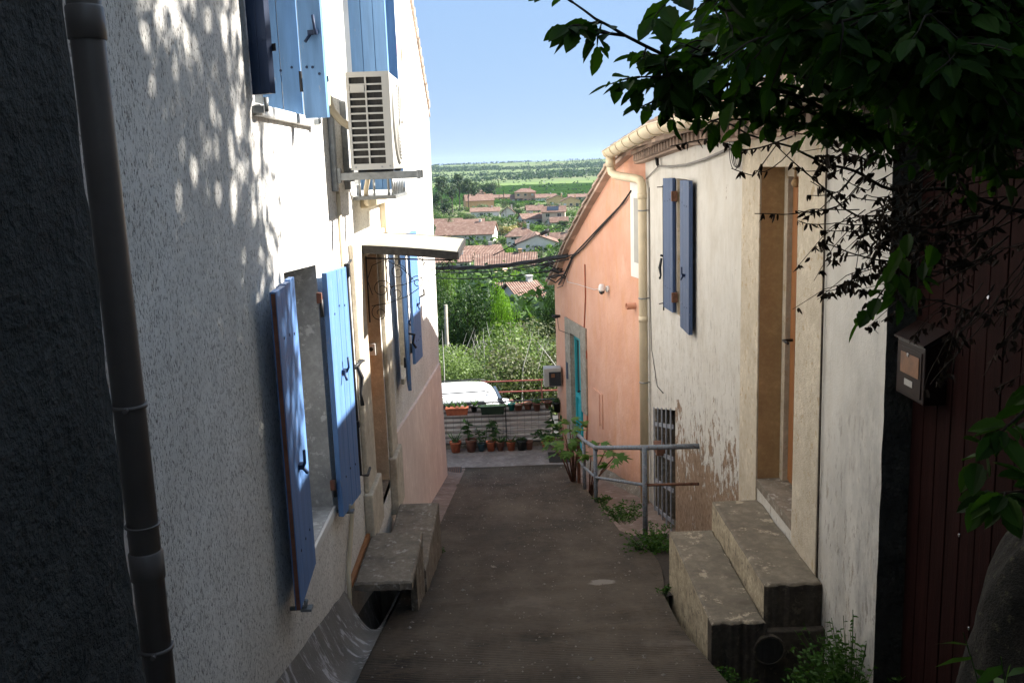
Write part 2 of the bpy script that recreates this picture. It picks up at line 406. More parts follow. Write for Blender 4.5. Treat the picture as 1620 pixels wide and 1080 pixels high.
M['potplant'] = leafmat('pot_plant_leaf', (.025,.06,.02), (.07,.13,.05), .25)
M['fig'] = leafmat('fig_leaf', (.06,.13,.03), (.13,.22,.06), .35)
M['scrub'] = leafmat('scrub_leaf', (.07,.11,.033), (.17,.23,.085), .3)
M['scrub_dry'] = leafmat('dry_scrub_leaf', (.075,.085,.042), (.15,.155,.09), .2)
M['dark_tree'] = leafmat('dark_tree_leaf', (.014,.033,.011), (.042,.078,.026), .25)
M['lime_tree'] = leafmat('bright_tree_leaf', (.075,.16,.015), (.15,.27,.035), .35)
M['olive'] = leafmat('olive_leaf', (.07,.09,.05), (.16,.19,.11), .2)
M['pine'] = leafmat('pine_needles', (.022,.045,.02), (.06,.095,.04), .15)
M['cyp'] = leafmat('cypress_leaf', (.012,.03,.012), (.03,.055,.02), .1)
M['palm'] = leafmat('palm_frond', (.05,.08,.03), (.13,.16,.07), .2)
M['garden'] = leafmat('garden_shrub_leaf', (.04,.085,.02), (.11,.18,.045), .3)
M['reed'] = leafmat('golden_reed', (.22,.19,.07), (.36,.29,.12), .2)
M['car_white'] = Mat('white_car_paint', .25, .6).col((.75,.76,.77)).m
M['tyre'] = simple('tyre', (.02,.02,.02), .8, .2, 20)
M['asphalt'] = simple('asphalt', (.06,.058,.055), .9, .25, 9, .4)
M['red_rail'] = simple('red_rail_paint', (.36,.10,.08), .6, .2, 12)
M['boulder'] = concrete('dark_rough_stone', (.028,.026,.022), (.012,.011,.010), 14, spots=(.07,.065,.04), bump=1.0)
def striped():
    m = Mat('striped_windbreak', .7, .2, True); w = m.xyz()[2]
    s = m.math('FRACT', m.math('MULTIPLY', w, 11.0))
    st = m.ramp(s, [(.15, 0), (.4, 1), (.75, 1), (1, 0)])
    c = m.mix(st, (.22,.20,.20), (.80,.76,.74)); c = m.mix(m.ramp(m.noise(5, 5, .7), [(.5, 0), (.75, .6)]), c, (.42,.34,.30))
    m.col(c); return m.m
M['striped'] = striped()

# ------------------------------------------------------------------ ground
PROF = [(-40, 8.2), (14.5, -3.75), (16.0, -4.1), (16.8, -4.4), (18, -4.70), (23, -4.98), (26, -5.6), (36, -7.3), (55, -10.5), (90, -14.5), (150, -19), (200, -21), (250, -22),
        (400, -23), (700, -23.5), (1250, -24), (1500, -21), (2000, -15), (2600, -4), (3100, 13), (3600, 10), (4600, 0), (9000, -30)]
def terr(x, y):
    for (a, za), (b, zb) in zip(PROF, PROF[1:]):
        if y <= b or b == 9000:
            t = max(0, min(1.2, (y-a)/(b-a))); z = za+(zb-za)*t; break
    if y < 14: z = -.22*y - .62
    if y > 20:
        k = min(1, (y-20)/30)
        z += k*.35*mnoise.noise(Vector((x*.03, y*.03, 0)))
    if y > 1500:
        z += (y-1500)/1600*9*mnoise.noise(Vector((x*.0016, y*.0012, 3))) + (y-1500)/1600*(x/900*6 if x < 900 else 6)
    return z
def G(px, py, ymin=17):
    """first point of the ground seen at a pixel of the photograph"""
    d = ray(px, py); y = ymin
    while y < 6000:
        p = ORG + d*(y/d.y)
        if p.z <= terr(p.x, p.y): return p
        y *= 1.01
    return ORG + d*(3000/d.y)
def ground_mat():
    m = Mat('hillside_ground', .95, .1); x = m.xyz(); n = m.noise(.6, 6, .65); nb = m.noise(.03, 5, .6)
    dirt = m.ramp(n, [(.3, (.05,.045,.03)), (.55, (.08,.085,.04)), (.75, (.16,.14,.09))])
    vill = m.ramp(nb, [(.3, (.07,.10,.035)), (.48, (.11,.135,.055)), (.56, (.22,.20,.15)), (.66, (.10,.13,.045))])
    strip = m.math('FRACT', m.math('MULTIPLY', m.math('ADD', x[1], m.math('MULTIPLY', x[0], .22)), .045))
    rows = m.ramp(strip, [(.0, (.10,.16,.035)), (.3, (.15,.23,.055)), (.7, (.15,.23,.055)), (1, (.10,.16,.035))])
    big = m.noise(.004, 4, .6, m.map((.35, 1, 1)))
    field = m.mix(m.ramp(big, [(.42, 0), (.5, 1)]), rows, (.12,.17,.055))
    upper = m.ramp(m.noise(.006, 5, .6, m.map((.3, 1, 1))), [(.3, (.07,.11,.045)), (.45, (.13,.17,.07)), (.55, (.10,.14,.055)), (.68, (.20,.19,.115))])
    c = m.mix(m.rng(x[1], 60, 110), dirt, vill)
    c = m.mix(m.rng(x[1], 560, 640), c, field)
    c = m.mix(m.rng(x[1], 1250, 1400), c, upper); m.col(c); return m.m
mb = MB()
ys = [-40, -25, -12, -4, 0, 4, 8, 12, 14, 14.5, 15.2, 16, 16.4, 16.8, 17.2, 18, 19, 20.5, 22, 23, 24.5, 26]
y = 28.0
while y < 9000: ys.append(y); y *= 1.055
NX = 70
for j, y in enumerate(ys):
    hw = 60 + max(0, y)*1.3
    for i in range(NX+1):
        x = -hw + 2*hw*i/NX; mb.v.append((x, y, terr(x, y)))
mb.sm = True
for j in range(len(ys)-1):
    for i in range(NX):
        a = j*(NX+1)+i; mb.face((a, a+1, a+NX+2, a+NX+1))
mb.build('ground', ground_mat(), kind='structure')
# ramp: sheet with slightly irregular edges
def zr(y): return -.22*y
mb = MB()
def fr(u, v):
    y = -5 + 19.85*u; l = -.86 + .03*math.sin(y*1.3) if y < 9 else -.80; r = 1.0 + .03*math.sin(y*2.1)
    if y > 8.5: r = 1.0 - (y-8.5)*.022
    if y > 6.1 and y <= 8.5: r = 1.02 + .12*math.sin((y-6.1)/2.4*math.pi)
    x = l+(r-l)*v
    rib = 0
    if 3.2 < y < 7.5: rib = .0026*min(1, (7.5-y)/3)*math.sin(y*2*math.pi/.031 + 1.1*mnoise.noise(Vector((x*3.2, y*2.1, 5))))*max(0, .5+1.2*mnoise.noise(Vector((x*2.3, y*2.6, 9))))
    return (x, y, zr(y) + .012*mnoise.noise(Vector((x*2, y*1.5, 0))) + rib)
mb.grid(fr, 2900, 24)
mb.grid(lambda u, v: (fr(u, 0)[0]+.001, fr(u, 0)[1], fr(u, 0)[2]-v*.55), 160, 1)
mb.grid(lambda u, v: (fr(u, 1)[0]-.001, fr(u, 1)[1], fr(u, 1)[2]-v*.55), 160, 1)
mb.build('ramp_path', M['ramp'], kind='structure')
# drainage channel along the left wall
mb = MB()
def fg(u, v):
    y = -3 + 10.9*u; wl = -1.06; wr = -.84
    x = wl + (wr-wl)*v; near = max(0, min(1, (y-3.2)/1.6)) * (1 if y < 6.4 else max(0, 1-(y-6.4)/2))
    hole = max(0, min(1, (y-5.35)/.35))
    z = zr(y) + (.29-.10*hole)*(1-v)**1.8 - .035*math.sin(math.pi*v) - hole*.32*math.sin(math.pi*min(1, v*1.1+.08))**.6 + .012
    return (x, y, z + .01*mnoise.noise(Vector((x*9, y*5, 1))))
mb.grid(fg, 170, 10)
mb.build('drainage_channel', M['gutter_c'], kind='structure')
mb = MB(); mb.grid(lambda u, v: (-1.07+.29*v, 7.67+7.0*u, zr(7.67+7.0*u)+.035*(1-v)**2+.006), 60, 6); mb.build('side_strip', M['floor2'], kind='structure')
# terrace and lower walk
mb = MB()
tz = zr(14.85)
mb.box((-6, 14.851, tz-.75), (.86, 16.3, tz+.0)); mb.box((.861, 14.851, tz-.75), (1.6, 16.3, tz-.004))
mb.box((-6, 13.6, tz-.6), (-1.071, 14.85, tz-.004))
mb.build('terrace', M['terrace'], kind='structure')
mb = MB()
def fl(u, v):
    y = 8.3 + 6.55*u; x0 = fr((y+5)/19.85, 1)[0]-.01; x = x0 + (1.75-x0)*v
    z = min(-2.22 - .17*(y-9.0), zr(y)-.0+.02) if y > 8.9 else -2.2
    return (x, y, max(z, zr(y)-.35) + .015*mnoise.noise(Vector((x*3, y*3, 0))))
mb.grid(fl, 40, 8)
mb.build('lower_walk', M['floor2'], kind='structure')
mb = MB()
mb.grid(lambda u, v: (1.0+.75*v, 6.0+2.35*u, zr(6.0+2.35*u)-.02+.03*mnoise.noise(Vector((v*3, u*8, 0)))), 12, 6)
mb.grid(lambda u, v: (1.0+1.6*v, -2+6.9*u, zr(-2+6.9*u)-.06-.22*max(0, min(1, (-2+6.9*u-3)/1.2))+.04*mnoise.noise(Vector((v*5, u*12, 0)))), 28, 8)
mb.build('verge', M['soil'], kind='structure')
mb = MB(); mb.box((-40, 18.1, terr(0, 20)-.45), (40, 23.6, terr(0, 20.5)+.05)); mb.build('road', M['asphalt'], kind='structure')

mb = MB()
for i in range(900):
    y = random.uniform(3.5, 14.5); x = random.uniform(-.8, .95); q = Vector((x, y, zr(y)+.010)); r_ = random.uniform(.003, .010)*(1 if random.random() < .93 else 2)
    p = [q+Vector((r_*random.uniform(.6,1.2)*math.cos(a), r_*random.uniform(.6,1.2)*math.sin(a), 0)) for a in (0, 1.6, 3.1, 4.7)]
    b = len(mb.v); mb.v += [tuple(v) for v in p]+[tuple(q+Vector((0,0,r_*.8)))]
    for k in range(4): mb.face((b+k, b+(k+1) % 4, b+4))
mb.build('grit', simple('pale_grit', (.24,.21,.18), .9, .5, 60), kind='stuff')

# ------------------------------------------------------------------ left white house
LX = -1.05
LH = empty('white_house', (LX-3, 8, zr(8)), 'white rough-rendered house with blue shutters along the left of the alley', 'house')
H_low = [(4.42,-.30),(5.18,-.30),(5.18,1.10),(4.42,1.14)]
H_up = [(4.15,1.90),(5.25,1.90),(5.25,3.3),(4.15,3.3)]
H_b = [(6.72,1.50),(7.35,1.50),(7.35,3.6),(6.72,3.6)]
H_door = [(6.75,-.98),(7.62,-.98),(7.62,1.0),(6.75,1.0)]
H_far = [(8.86,-.38),(9.48,-.38),(9.48,.95),(8.86,.95)]
outer = [(1.95,-1.5),(13.45,-4.2),(14.1,2.4),(12.0,3.55),(8.0,5.8),(1.95,4.2)]
mb = MB()
wall_face(mb, outer, [H_low, H_up, H_b, H_door, H_far], lambda y, z: (LX, y, z), None)
mb.poly([(LX,13.45,-4.2),(-7,13.45,-4.2),(-7,14.1,2.4),(LX,14.1,2.4)])
mb.poly([(LX,1.95,-1.5),(-7,1.95,-1.5),(-7,1.95,4.2),(LX,1.95,4.2)])
mb.poly([(-7,1.95,-1.5),(-7,13.45,-4.2),(-7,14.1,2.4),(-7,8,5.8),(-7,1.95,4.2)])
mb.build('wall', M['crepi'], LH)
mb = MB()
for a, b in (((1.8,4.15),(8.0,5.8)), ((8.0,5.8),(12.0,3.55)), ((12.0,3.55),(14.2,2.34))):
    mb.hexa([(LX+.012,a[0],a[1]),(-7.2,a[0],a[1]),(-7.2,b[0],b[1]),(LX+.012,b[0],b[1]),
             (LX+.012,a[0],a[1]+.05),(-7.2,a[0],a[1]+.05),(-7.2,b[0],b[1]+.05),(LX+.012,b[0],b[1]+.05)])
n = 34
for i in range(n):                                     # verge tiles seen end-on along the rake
    t = i/n; y = 8.1+5.95*t; z = 5.76+(2.42-5.76)*t
    mb.tube([(LX-.02, y, z+.05), (LX-.02, y+.16, z-.05)], [.062,.050], 7)
mb.build('roof', M['pale_tile'], LH)
# reveals (recess linings)
def lining(name, hole, depth, mat, parent, x=LX, sgn=-1, back=None, bmat=None):
    mb = MB()
    for i in range(4):
        a, b = hole[i], hole[(i+1) % 4]
        mb.poly([(x-sgn*0, a[0], a[1]), (x-sgn*0, b[0], b[1]), (x+sgn*depth, b[0], b[1]), (x+sgn*depth, a[0], a[1])])
    o = mb.build(name, mat, parent)
    if back:
        mb = MB(); xx = x+sgn*depth; mb.poly([(xx, p[0], p[1]) for p in hole]); mb.build(back, bmat, parent)
    return o
lining('window_reveal', H_low, .30, M['plaster_grey'], LH)
lining('window_reveal', H_up, .22, M['white_paint'], LH)
lining('window_reveal', H_b, .22, M['white_paint'], LH)
lining('window_reveal', H_far, .22, M['smooth_cream'], LH)
lining('door_reveal', H_door, .34, M['reveal_tan'], LH)
def window(hole, x, parent, frame=M['white_paint'], sgn=-1):
    y0, z0 = hole[0]; y1, z1 = hole[2]
    mb = MB(); w = .06
    a, b = (x-.04, x) if sgn < 0 else (x, x+.04)
    ym = (y0+y1)/2
    mb.box((a, y0, z0), (b, y0+w, z1)); mb.box((a, y1-w, z0), (b, y1, z1)); mb.box((a, y0+w, z0), (b, y1-w, z0+w)); mb.box((a, y0+w, z1-w), (b, y1-w, z1))
    mb.box((a, ym-.035, z0+w), (b, ym+.035, z1-w)); mb.box((a+.005, y0+w, (z0+z1)/2-.015), (b-.005, ym-.035, (z0+z1)/2+.015)); mb.box((a+.005, ym+.035, (z0+z1)/2-.015), (b-.005, y1-w, (z0+z1)/2+.015))
    o = mb.build('window', frame, parent)
    mb = MB(); mb.box((a+.012, y0+w, z0+w), (b-.018, y1-w, z1-w)); mb.build('pane', M['glass'], o); return o
for h, d in ((H_low, .22), (H_up, .2), (H_b, .2), (H_far, .2)): window(h, LX-d, LH)
# sills
mb = MB(); mb.box((LX-.3, 4.40, -.36), (LX+.012, 5.20, -.305)); mb.build('window_sill', M['white_paint'], LH, bevel=.006)
mb = MB(); mb.box((LX-.2, 4.12, 1.845), (LX+.03, 5.28, 1.895)); mb.build('window_sill', M['white_paint'], LH, bevel=.006)
mb = MB(); mb.box((LX-.2, 8.84, -.44), (LX+.03, 9.50, -.385)); mb.build('window_sill', M['smooth_cream'], LH, bevel=.006)
# door
mb = MB(); mb.box((LX-.36, 6.75, -.98), (LX-.33, 7.62, 1.0))
for a, b in ((-.9,-.2), (-.1,.9)):
    mb.box((LX-.33, 6.85, a), (LX-.318, 7.15, b)); mb.box((LX-.33, 7.22, a), (LX-.318, 7.52, b))
d = mb.build('door', M['wood_door'], LH)
mb = MB(); mb.tube([(LX-.33,6.84,0),(LX-.27,6.84,0),(LX-.27,6.94,0)], .012, 6); mb.build('handle', M['steel'], d)
# cream door surround: two pilasters with plinths and a head
mb = MB()
mb.box((LX, 6.28, -.62), (LX+.035, 6.70, 1.12)); mb.box((LX, 7.67, -.80), (LX+.035, 8.02, 1.12)); mb.box((LX, 6.70, .98), (LX+.035, 7.67, 1.12))
mb.box((LX, 6.24, -.98), (LX+.065, 6.74, -.62)); mb.box((LX, 7.63, -1.30), (LX+.065, 8.08, -.80))
mb.build('door_surround', M['smooth_cream'], LH, bevel=.012)
mb = MB(); mb.box((LX-.32, 6.76, -1.04), (LX+.0, 7.61, -.975)); mb.build('threshold', M['conc'], LH)
# peach dado on the far half
mb = MB()
dz = [(8.09,-1.9,-.90),(9.2,-2.2,-.74),(10.6,-2.5,-.66),(12.4,-2.9,-.98),(14.44,-3.35,-1.6)]
dz = [(8.09,-1.95,-.71),(10.3,-2.45,-.93),(12.0,-2.85,-1.09),(13.62,-3.4,-1.23)]
for (a, za, ta), (b, zb, tb) in zip(dz, dz[1:]):
    mb.hexa([(LX-.02,a,za),(LX+.06,a,za),(LX+.06,b,zb),(LX-.02,b,zb),(LX-.02,a,ta),(LX+.025,a,ta),(LX+.025,b,tb),(LX-.02,b,tb)])
mb.build('dado', M['peach'], LH)
# doorbell
mb = MB(); mb.box((LX-.12, 7.60, .10), (LX-.05, 7.625, .20)); b = mb.build('doorbell', M['white_plastic'], LH, bevel=.004)
mb = MB(); mb.tube([(LX-.085,7.602,.155),(LX-.085,7.593,.155)], .018, 10); mb.build('button', M['black_iron'], b)

# shutters -----------------------------------------------------------
def shutter(parent, hinge, ang, w, z0, z1, mat, side=+1, planks=4, th=.03, base='y', edge=None, latch=None, straps=True, normal=None):
    """hinge: (x,y); ang: direction of the leaf from the hinge in degrees (0 = +x, 90 = +y)"""
    d = Vector((math.cos(R(ang)), math.sin(R(ang)), 0)); n = Vector((-d.y, d.x, 0))*side
    h = Vector((hinge[0], hinge[1], z0)); up = Vector((0,0,1)); mb = MB(); pw = w/planks
    for i in range(planks):
        j = random.uniform(-.006, .006)
        mb.obox(h + d*(i*pw+.0015) + n*random.uniform(0,.0015), d, n, up, pw-.003, th, z1-z0+j)
    o = mb.build('shutter', mat, parent, bevel=.002)
    mb = MB()                                             # strap hinges + bolts on the face
    if straps:
        for zz in (z0+.16*(z1-z0), z0+.84*(z1-z0)):
            for q in (.25, .5, .78):
                p = h + d*(w*q) + n*(th) + up*(zz-z0+random.uniform(-.02,.02)); mb.cut(); mb.tube([p-n*.002, p+n*.004], .007, 8)
        mb.build_split('bolt', M['navy'], o)
        mb = MB()
        for zz in (z0+.12*(z1-z0), z0+.86*(z1-z0)):
            p = h + up*(zz-z0) - n*.004
            mb.cut(); mb.obox(p - d*.03, d, n, up, .16, .003, .03); mb.tube([p-d*.02-up*.04, p-d*.02+up*.06], .011, 8)
        mb.build_split('hinge', M['black_iron'], o)
    if latch is not None:
        q, zl = latch; p = h + d*(w*q) + n*(th+.002) + up*(zl-z0); mb = MB()
        mb.obox(p, d, n, up, .05, .018, .022); mb.tube([p+n*.015+d*.04, p+n*.03+d*.045+up*.03, p+n*.03+d*.04+up*.09], .007, 6)
        mb.tube([p+n*.012+d*.01, p+n*.03-d*.01-up*.035], .008, 6)
        mb.build('latch', mat if latch[1] > 9 else M['navy'], o)
    if edge:
        mb = MB(); mb.obox(h+d*(w+.0005)+n*th*.3, d, n, up, .004, th*.62, z1-z0-.01); mb.build('worn_edge', edge, o)
    return o
# lower window
s1 = shutter(LH, (LX+.03, 4.38), -86.5, .50, -.30, 1.12, M['blue'], side=+1, th=.027, edge=M['rust_edge'], latch=(.5, .28))
s2 = shutter(LH, (LX+.03, 5.16), 84, .40, -.36, 1.05, M['blue'], side=-1, th=.03, latch=(.4, .45))
for o, y in ((s1, 4.02), (s2, 5.26)):
    mb = MB(); mb.tube([(LX, y+.02, -.37), (LX+.07, y+.02, -.37), (LX+.075, y+.02, -.33)], .011, 8); mb.obox((LX+.05, y, -.38), (1,0,0), (0,1,0), (0,0,1), .05, .05, .012)
    mb.build('shutter_stop', M['galv'], LH)
# espagnolette rod beside the second shutter
mb = MB(); X = LX+.10
mb.tube([(X,5.60,1.05),(X,5.60,.36),(X,5.60,-.26),(X+.03,5.69,-.29),(X+.03,5.79,-.275)], .009, 7)
mb.tube([(X,5.60,1.05),(X+.01,5.70,1.07)], .008, 6); mb.box((X-.015,5.58,.98),(X+.015,5.62,1.06))
mb.tube([(X,5.60,.42),(X+.03,5.71,.44)], .013, 7); mb.lathe([(.012,0),(.03,.01),(.012,.02)], (X+.03,5.73,.43), 8)
mb.tube([(X+.015,5.65,.42),(X+.03,5.69,.34),(X+.02,5.67,.24),(X+.03,5.66,.17)], [.012,.017,.01,.014], 7); mb.box((X-.014,5.58,.05),(X+.014,5.62,.09))
mb.build('shutter_bolt', M['black_iron'], s2)
# wooden hinge blocks at the jamb
for zz in (.92, -.16):
    mb = MB(); mb.box((LX+.0, 5.13, zz-.03), (LX+.03, 5.15, zz+.03)); mb.build('hinge_block', M['terra_dark'], LH, bevel=.004)
# upper window: folded leaves
shutter(LH, (LX+.02, 4.13), -35, .115, 1.93, 3.35, M['navy'], side=-1, planks=2, th=.03)
shutter(LH, (-1.215, 4.98), 8, .20, 1.895, 3.3, M['blue_up'], side=-1, planks=2, th=.03)
s3 = shutter(LH, (-.985, 4.92), -14, .125, 1.87, 3.32, M['blue_up'], side=-1, planks=1, th=.03, latch=(.45, 2.27))
for y in (4.12, 5.30):
    mb = MB(); mb.tube([(LX, y, 1.87), (LX+.055, y, 1.87), (LX+.055, y, 1.92)], .012, 8); mb.box((LX, y-.03, 1.855), (LX+.05, y+.03, 1.885)); mb.build('hinge_bracket', M['galv'], LH)
# second upper window: tall leaf and railing guard
shutter(LH, (LX+.01, 6.95), -12, .27, 1.46, 3.6, M['blue_up'], side=-1, planks=3, th=.03)
shutter(LH, (LX+.16, 7.42), 5, .12, 1.46, 3.6, M['blue_up'], side=-1, planks=1, th=.03)
mb = MB(); g0, g1 = 6.62, 7.45
mb.box((LX, g0, 1.40), (LX+.30, g1, 1.425))
for i in range(8):
    y = g0+.02+(g1-g0-.04)*i/7; mb.tube([(LX+.28, y, 1.42), (LX+.28, y, 1.56)], .009, 6)
for i in range(3): mb.tube([(LX+.05+.1*i, g0+.02, 1.42), (LX+.05+.1*i, g0+.02, 1.56)], .009, 6)
mb.bar((LX, g0+.02, 1.57), (LX+.28, g0+.02, 1.57), .02); mb.bar((LX+.28, g0, 1.57), (LX+.28, g1, 1.57), .02)
mb.build('window_guard', M['galv'], LH)
# far window shutters
f1 = shutter(LH, (LX+.05, 8.84), -82, .44, -.40, .95, M['blue'], side=+1, th=.03, latch=(.45,.2))
f2 = shutter(LH, (LX+.05, 9.50), 84, .40, -.38, .97, M['blue'], side=-1, th=.03, latch=(.5,.2))
mb = MB(); mb.tube([(LX+.12, 8.6, .10), (LX+.17, 8.65, .08), (LX+.15, 8.66, 0), (LX+.18, 8.65, -.05)], .012, 7); mb.cut()
mb.tube([(LX+.10, 9.92, .25), (LX+.16, 10.0, .27), (LX+.16, 10.0, .33)], .012, 7); mb.build_split('shutter_dog', M['black_iron'], LH)
# trunking and pipes on the wall
mb = MB(); mb.box((LX, 5.52, 2.05), (LX+.05, 5.62, 4.6)); mb.box((LX, 5.62, 1.98), (LX+.05, 5.75, 2.06)); mb.build('cable_trunking', M['pvc_cream'], LH, bevel=.006)
mb = MB(); mb.box((LX, 6.95, 1.33), (LX+.055, 8.05, 1.395)); mb.box((LX, 8.0, .95), (LX+.05, 8.08, 1.33))
mb.build('cable_trunking', M['pvc_cream'], LH, bevel=.006)
mb = MB(); mb.tube([(LX+.02,5.92,1.5),(LX+.02,5.94,.2),(LX+.02,5.82,-.35),(LX+.02,5.40,-.80),(LX+.03,5.32,-1.08)], .014, 8); mb.build('waste_pipe', M['pvc_cream'], LH)
mb = MB(); mb.box((LX, 10.0, 2.75), (LX+.004, 10.12, 2.95)); mb.box((LX, 10.5, 2.7), (LX+.004, 10.6, 2.88)); mb.build('vent_brick', M['terra'], LH)

# ------------------------------------------------------------------ air conditioner
y0, y1, x0, x1, z0, z1 = 5.76, 6.52, -.912, -.655, 1.605, 2.175
AC = empty('air_conditioner', (x0, y0, z0), 'white wall-mounted air conditioner unit on steel brackets above the awning', 'air conditioner')
mb = MB(); t = .012
mb.box((x0, y0+.02, z0), (x1, y1, z1)); 
o = mb.build('casing', M['ac_white'], AC, bevel=.012)
mb = MB()   # near end panel frame
fw = .018
mb.box((x0, y0, z0), (x0+fw, y0+.0195, z1)); mb.box((x1-.045, y0, z0), (x1, y0+.0195, z1))
mb.box((x0+fw, y0, z0), (x1-.045, y0+.0195, z0+.035)); mb.box((x0+fw, y0, z1-.03), (x1-.045, y0+.0195, z1))
rows = 12; gx0, gx1 = x0+fw, x1-.045; gz0, gz1 = z0+.035, z1-.03
for i in range(1, rows):
    z = gz0+(gz1-gz0)*i/rows; mb.box((gx0, y0+.002, z-.005), (gx1, y0+.012, z+.005))
xm = (gx0+gx1)/2; mb.box((xm-.005, y0+.001, gz0), (xm+.005, y0+.0118, gz1))
mb.box((gx0+.004, y0-.003, gz1-.085), (xm-.008, y0+.010, gz1-.042))
mb.build('end_grille', M['ac_white'], o)
mb = MB(); mb.poly([(gx0, y0+.0185, gz0), (gx1, y0+.0185, gz0), (gx1, y0+.0185, gz1), (gx0, y0+.0185, gz1)]); mb.build('fins', M['ac_dark'], o)
mb = MB(); cy, cz, rr = y0+.33, (z0+z1)/2, .235
for r in [rr-.02*i for i in range(0, 11)]:
    pts = [(x1+.012-.006*(i % 1), cy+r*math.cos(a), cz+r*math.sin(a)) for i, a in enumerate([2*math.pi*k/36 for k in range(37)])]
    mb.tube(pts, .0035, 5)
for k in range(12):
    a = 2*math.pi*k/12; mb.tube([(x1+.012, cy+.03*math.cos(a), cz+.03*math.sin(a)), (x1+.012, cy+rr*math.cos(a), cz+rr*math.sin(a))], .003, 4)
g = mb.build('fan_grille', M['ac_white'], o)
mb = MB(); mb.tube([(x1+.001, cy, cz), (x1+.004, cy, cz)], .225, 36); mb.build('fan_opening', M['ac_dark'], g)
mb = MB()
pts = [(x1+.006, cy+.245*math.cos(a), cz+.245*math.sin(a)) for a in [2*math.pi*k/40 for k in range(41)]]; mb.tube(pts, .010, 6); mb.build('fan_ring', M['ac_white'], g)
mb = MB(); mb.tube([(x0+.03, y0-.002, z0+.015), (x0+.03, y0+.002, z0+.015)], .006, 8); mb.tube([(x1-.07, y0-.002, z0+.015), (x1-.07, y0+.002, z0+.015)], .006, 8); mb.tube([(x1-.02, y0-.002, z0+.018), (x1-.02, y0+.002, z0+.018)], .006, 8); mb.build('screw', M['galv'], o)
for y, xt in ((5.86, -.505), (6.34, -.53)):
    mb = MB(); mb.box((LX, y-.025, 1.48), (LX+.035, y+.025, 2.05)); mb.box((LX+.035, y-.02, 1.545), (xt, y+.02, 1.59)); mb.box((xt-.02, y-.022, 1.54), (xt, y+.022, 1.595)); mb.box((LX+.036, y-.022, 1.53), (LX+.06, y+.022, 1.62))
    mb.build('bracket', M['galv'], AC, bevel=.003)
mb = MB(); mb.box((x0+.02, 5.90, 1.591), (x1-.02, 5.96, 1.604)); mb.box((x0+.02, 6.30, 1.591), (x1-.02, 6.36, 1.604)); mb.build('rubber_foot', M['black_iron'], AC)
mb = MB(); mb.tube([(LX+.03, 5.74, 2.04), (LX+.04, 5.80, 1.96), (LX+.08, 5.85, 1.90), (x0, 5.88, 1.86)], .022, 8); mb.cut(); mb.tube([(-.90, 6.5, 1.62), (-.95, 6.6, 1.48), (-.98, 6.75, 1.38), (-1.0, 6.96, 1.36)], .018, 8)
mb.build_split('hose', M['pvc_cream'], AC)

# ------------------------------------------------------------------ awning over the door
AW = empty('door_awning', (LX, 6.65, 1.0), 'cream flat awning with scrolled black iron brackets over the left door', 'awning')
def faw(u, v, dz=0):
    x = LX+.03+.675*u; return (x, 6.66+1.22*v, 1.08 - .025*u**2 - .045*u + dz + .006*math.sin(v*7))
mb = MB(); mb.grid(lambda u, v: faw(u, v, .0), 8, 6); mb.grid(lambda u, v: faw(u, v, -.012), 8, 6); mb.build('panel', M['awn'], AW)
mb = MB()
for v in (0, 1):
    for i in range(8):
        a = Vector(faw(i/8, v, 0)); b = Vector(faw((i+1)/8, v, 0)); y = a.y; s = -.012 if v == 0 else .0005
        mb.hexa([(a.x,y+s,a.z-.055),(b.x,y+s,b.z-.055),(b.x,y+s+.012,b.z-.055),(a.x,y+s+.012,a.z-.055),(a.x,y+s,a.z+.004),(b.x,y+s,b.z+.004),(b.x,y+s+.012,b.z+.004),(a.x,y+s+.012,a.z+.004)])
e = faw(1, 0)
mb.box((e[0]+.001, 6.648, e[2]-.05), (e[0]+.012, 7.893, e[2]+.003)); mb.build('edge_frame', M['awn_edge'], AW)
def spiral(cx, cz, r, a0, turns, y, k=24, s=1):
    return [(cx+r*(1-.75*i/k)*math.cos(a0+s*turns*2*math.pi*i/k), y, cz+r*(1-.75*i/k)*math.sin(a0+s*turns*2*math.pi*i/k)) for i in range(k+1)]
for y in (6.72, 7.80):
    mb = MB(); x = LX+.05; r = .0032
    mb.tube([(x, y, 1.0), (x, y, .52)], .006, 6)
    mb.tube([(x, y, .985), (x+.62, y, .95)], .006, 6)
    arc = [(x+.02, y, .64), (x+.14, y, .655), (x+.28, y, .70), (x+.42, y, .79), (x+.55, y, .90), (x+.60, y, .945)]
    mb.tube(arc, r, 6)
    mb.tube(spiral(x+.075, .585, .065, 1.6, 1.3, y), r, 5); mb.tube(spiral(x+.10, .76, .07, 0, 1.4, y), r, 5)
    mb.tube([(x+.03, y, .72), (x+.00, y, .83), (x+.04, y, .93), (x+.14, y, .97), (x+.26, y, .90), (x+.33, y, .82)], r, 5)
    mb.tube(spiral(x+.36, .80, .05, 3, 1.4, y, s=-1), r, 5); mb.tube([(x+.31, y, .95), (x+.31, y, .80)], r, 5)
    mb.tube(spiral(x+.57, .905, .05, 1.2, 1.4, y, s=-1), r, 5)
    mb.build('bracket', M['black_iron'], AW)

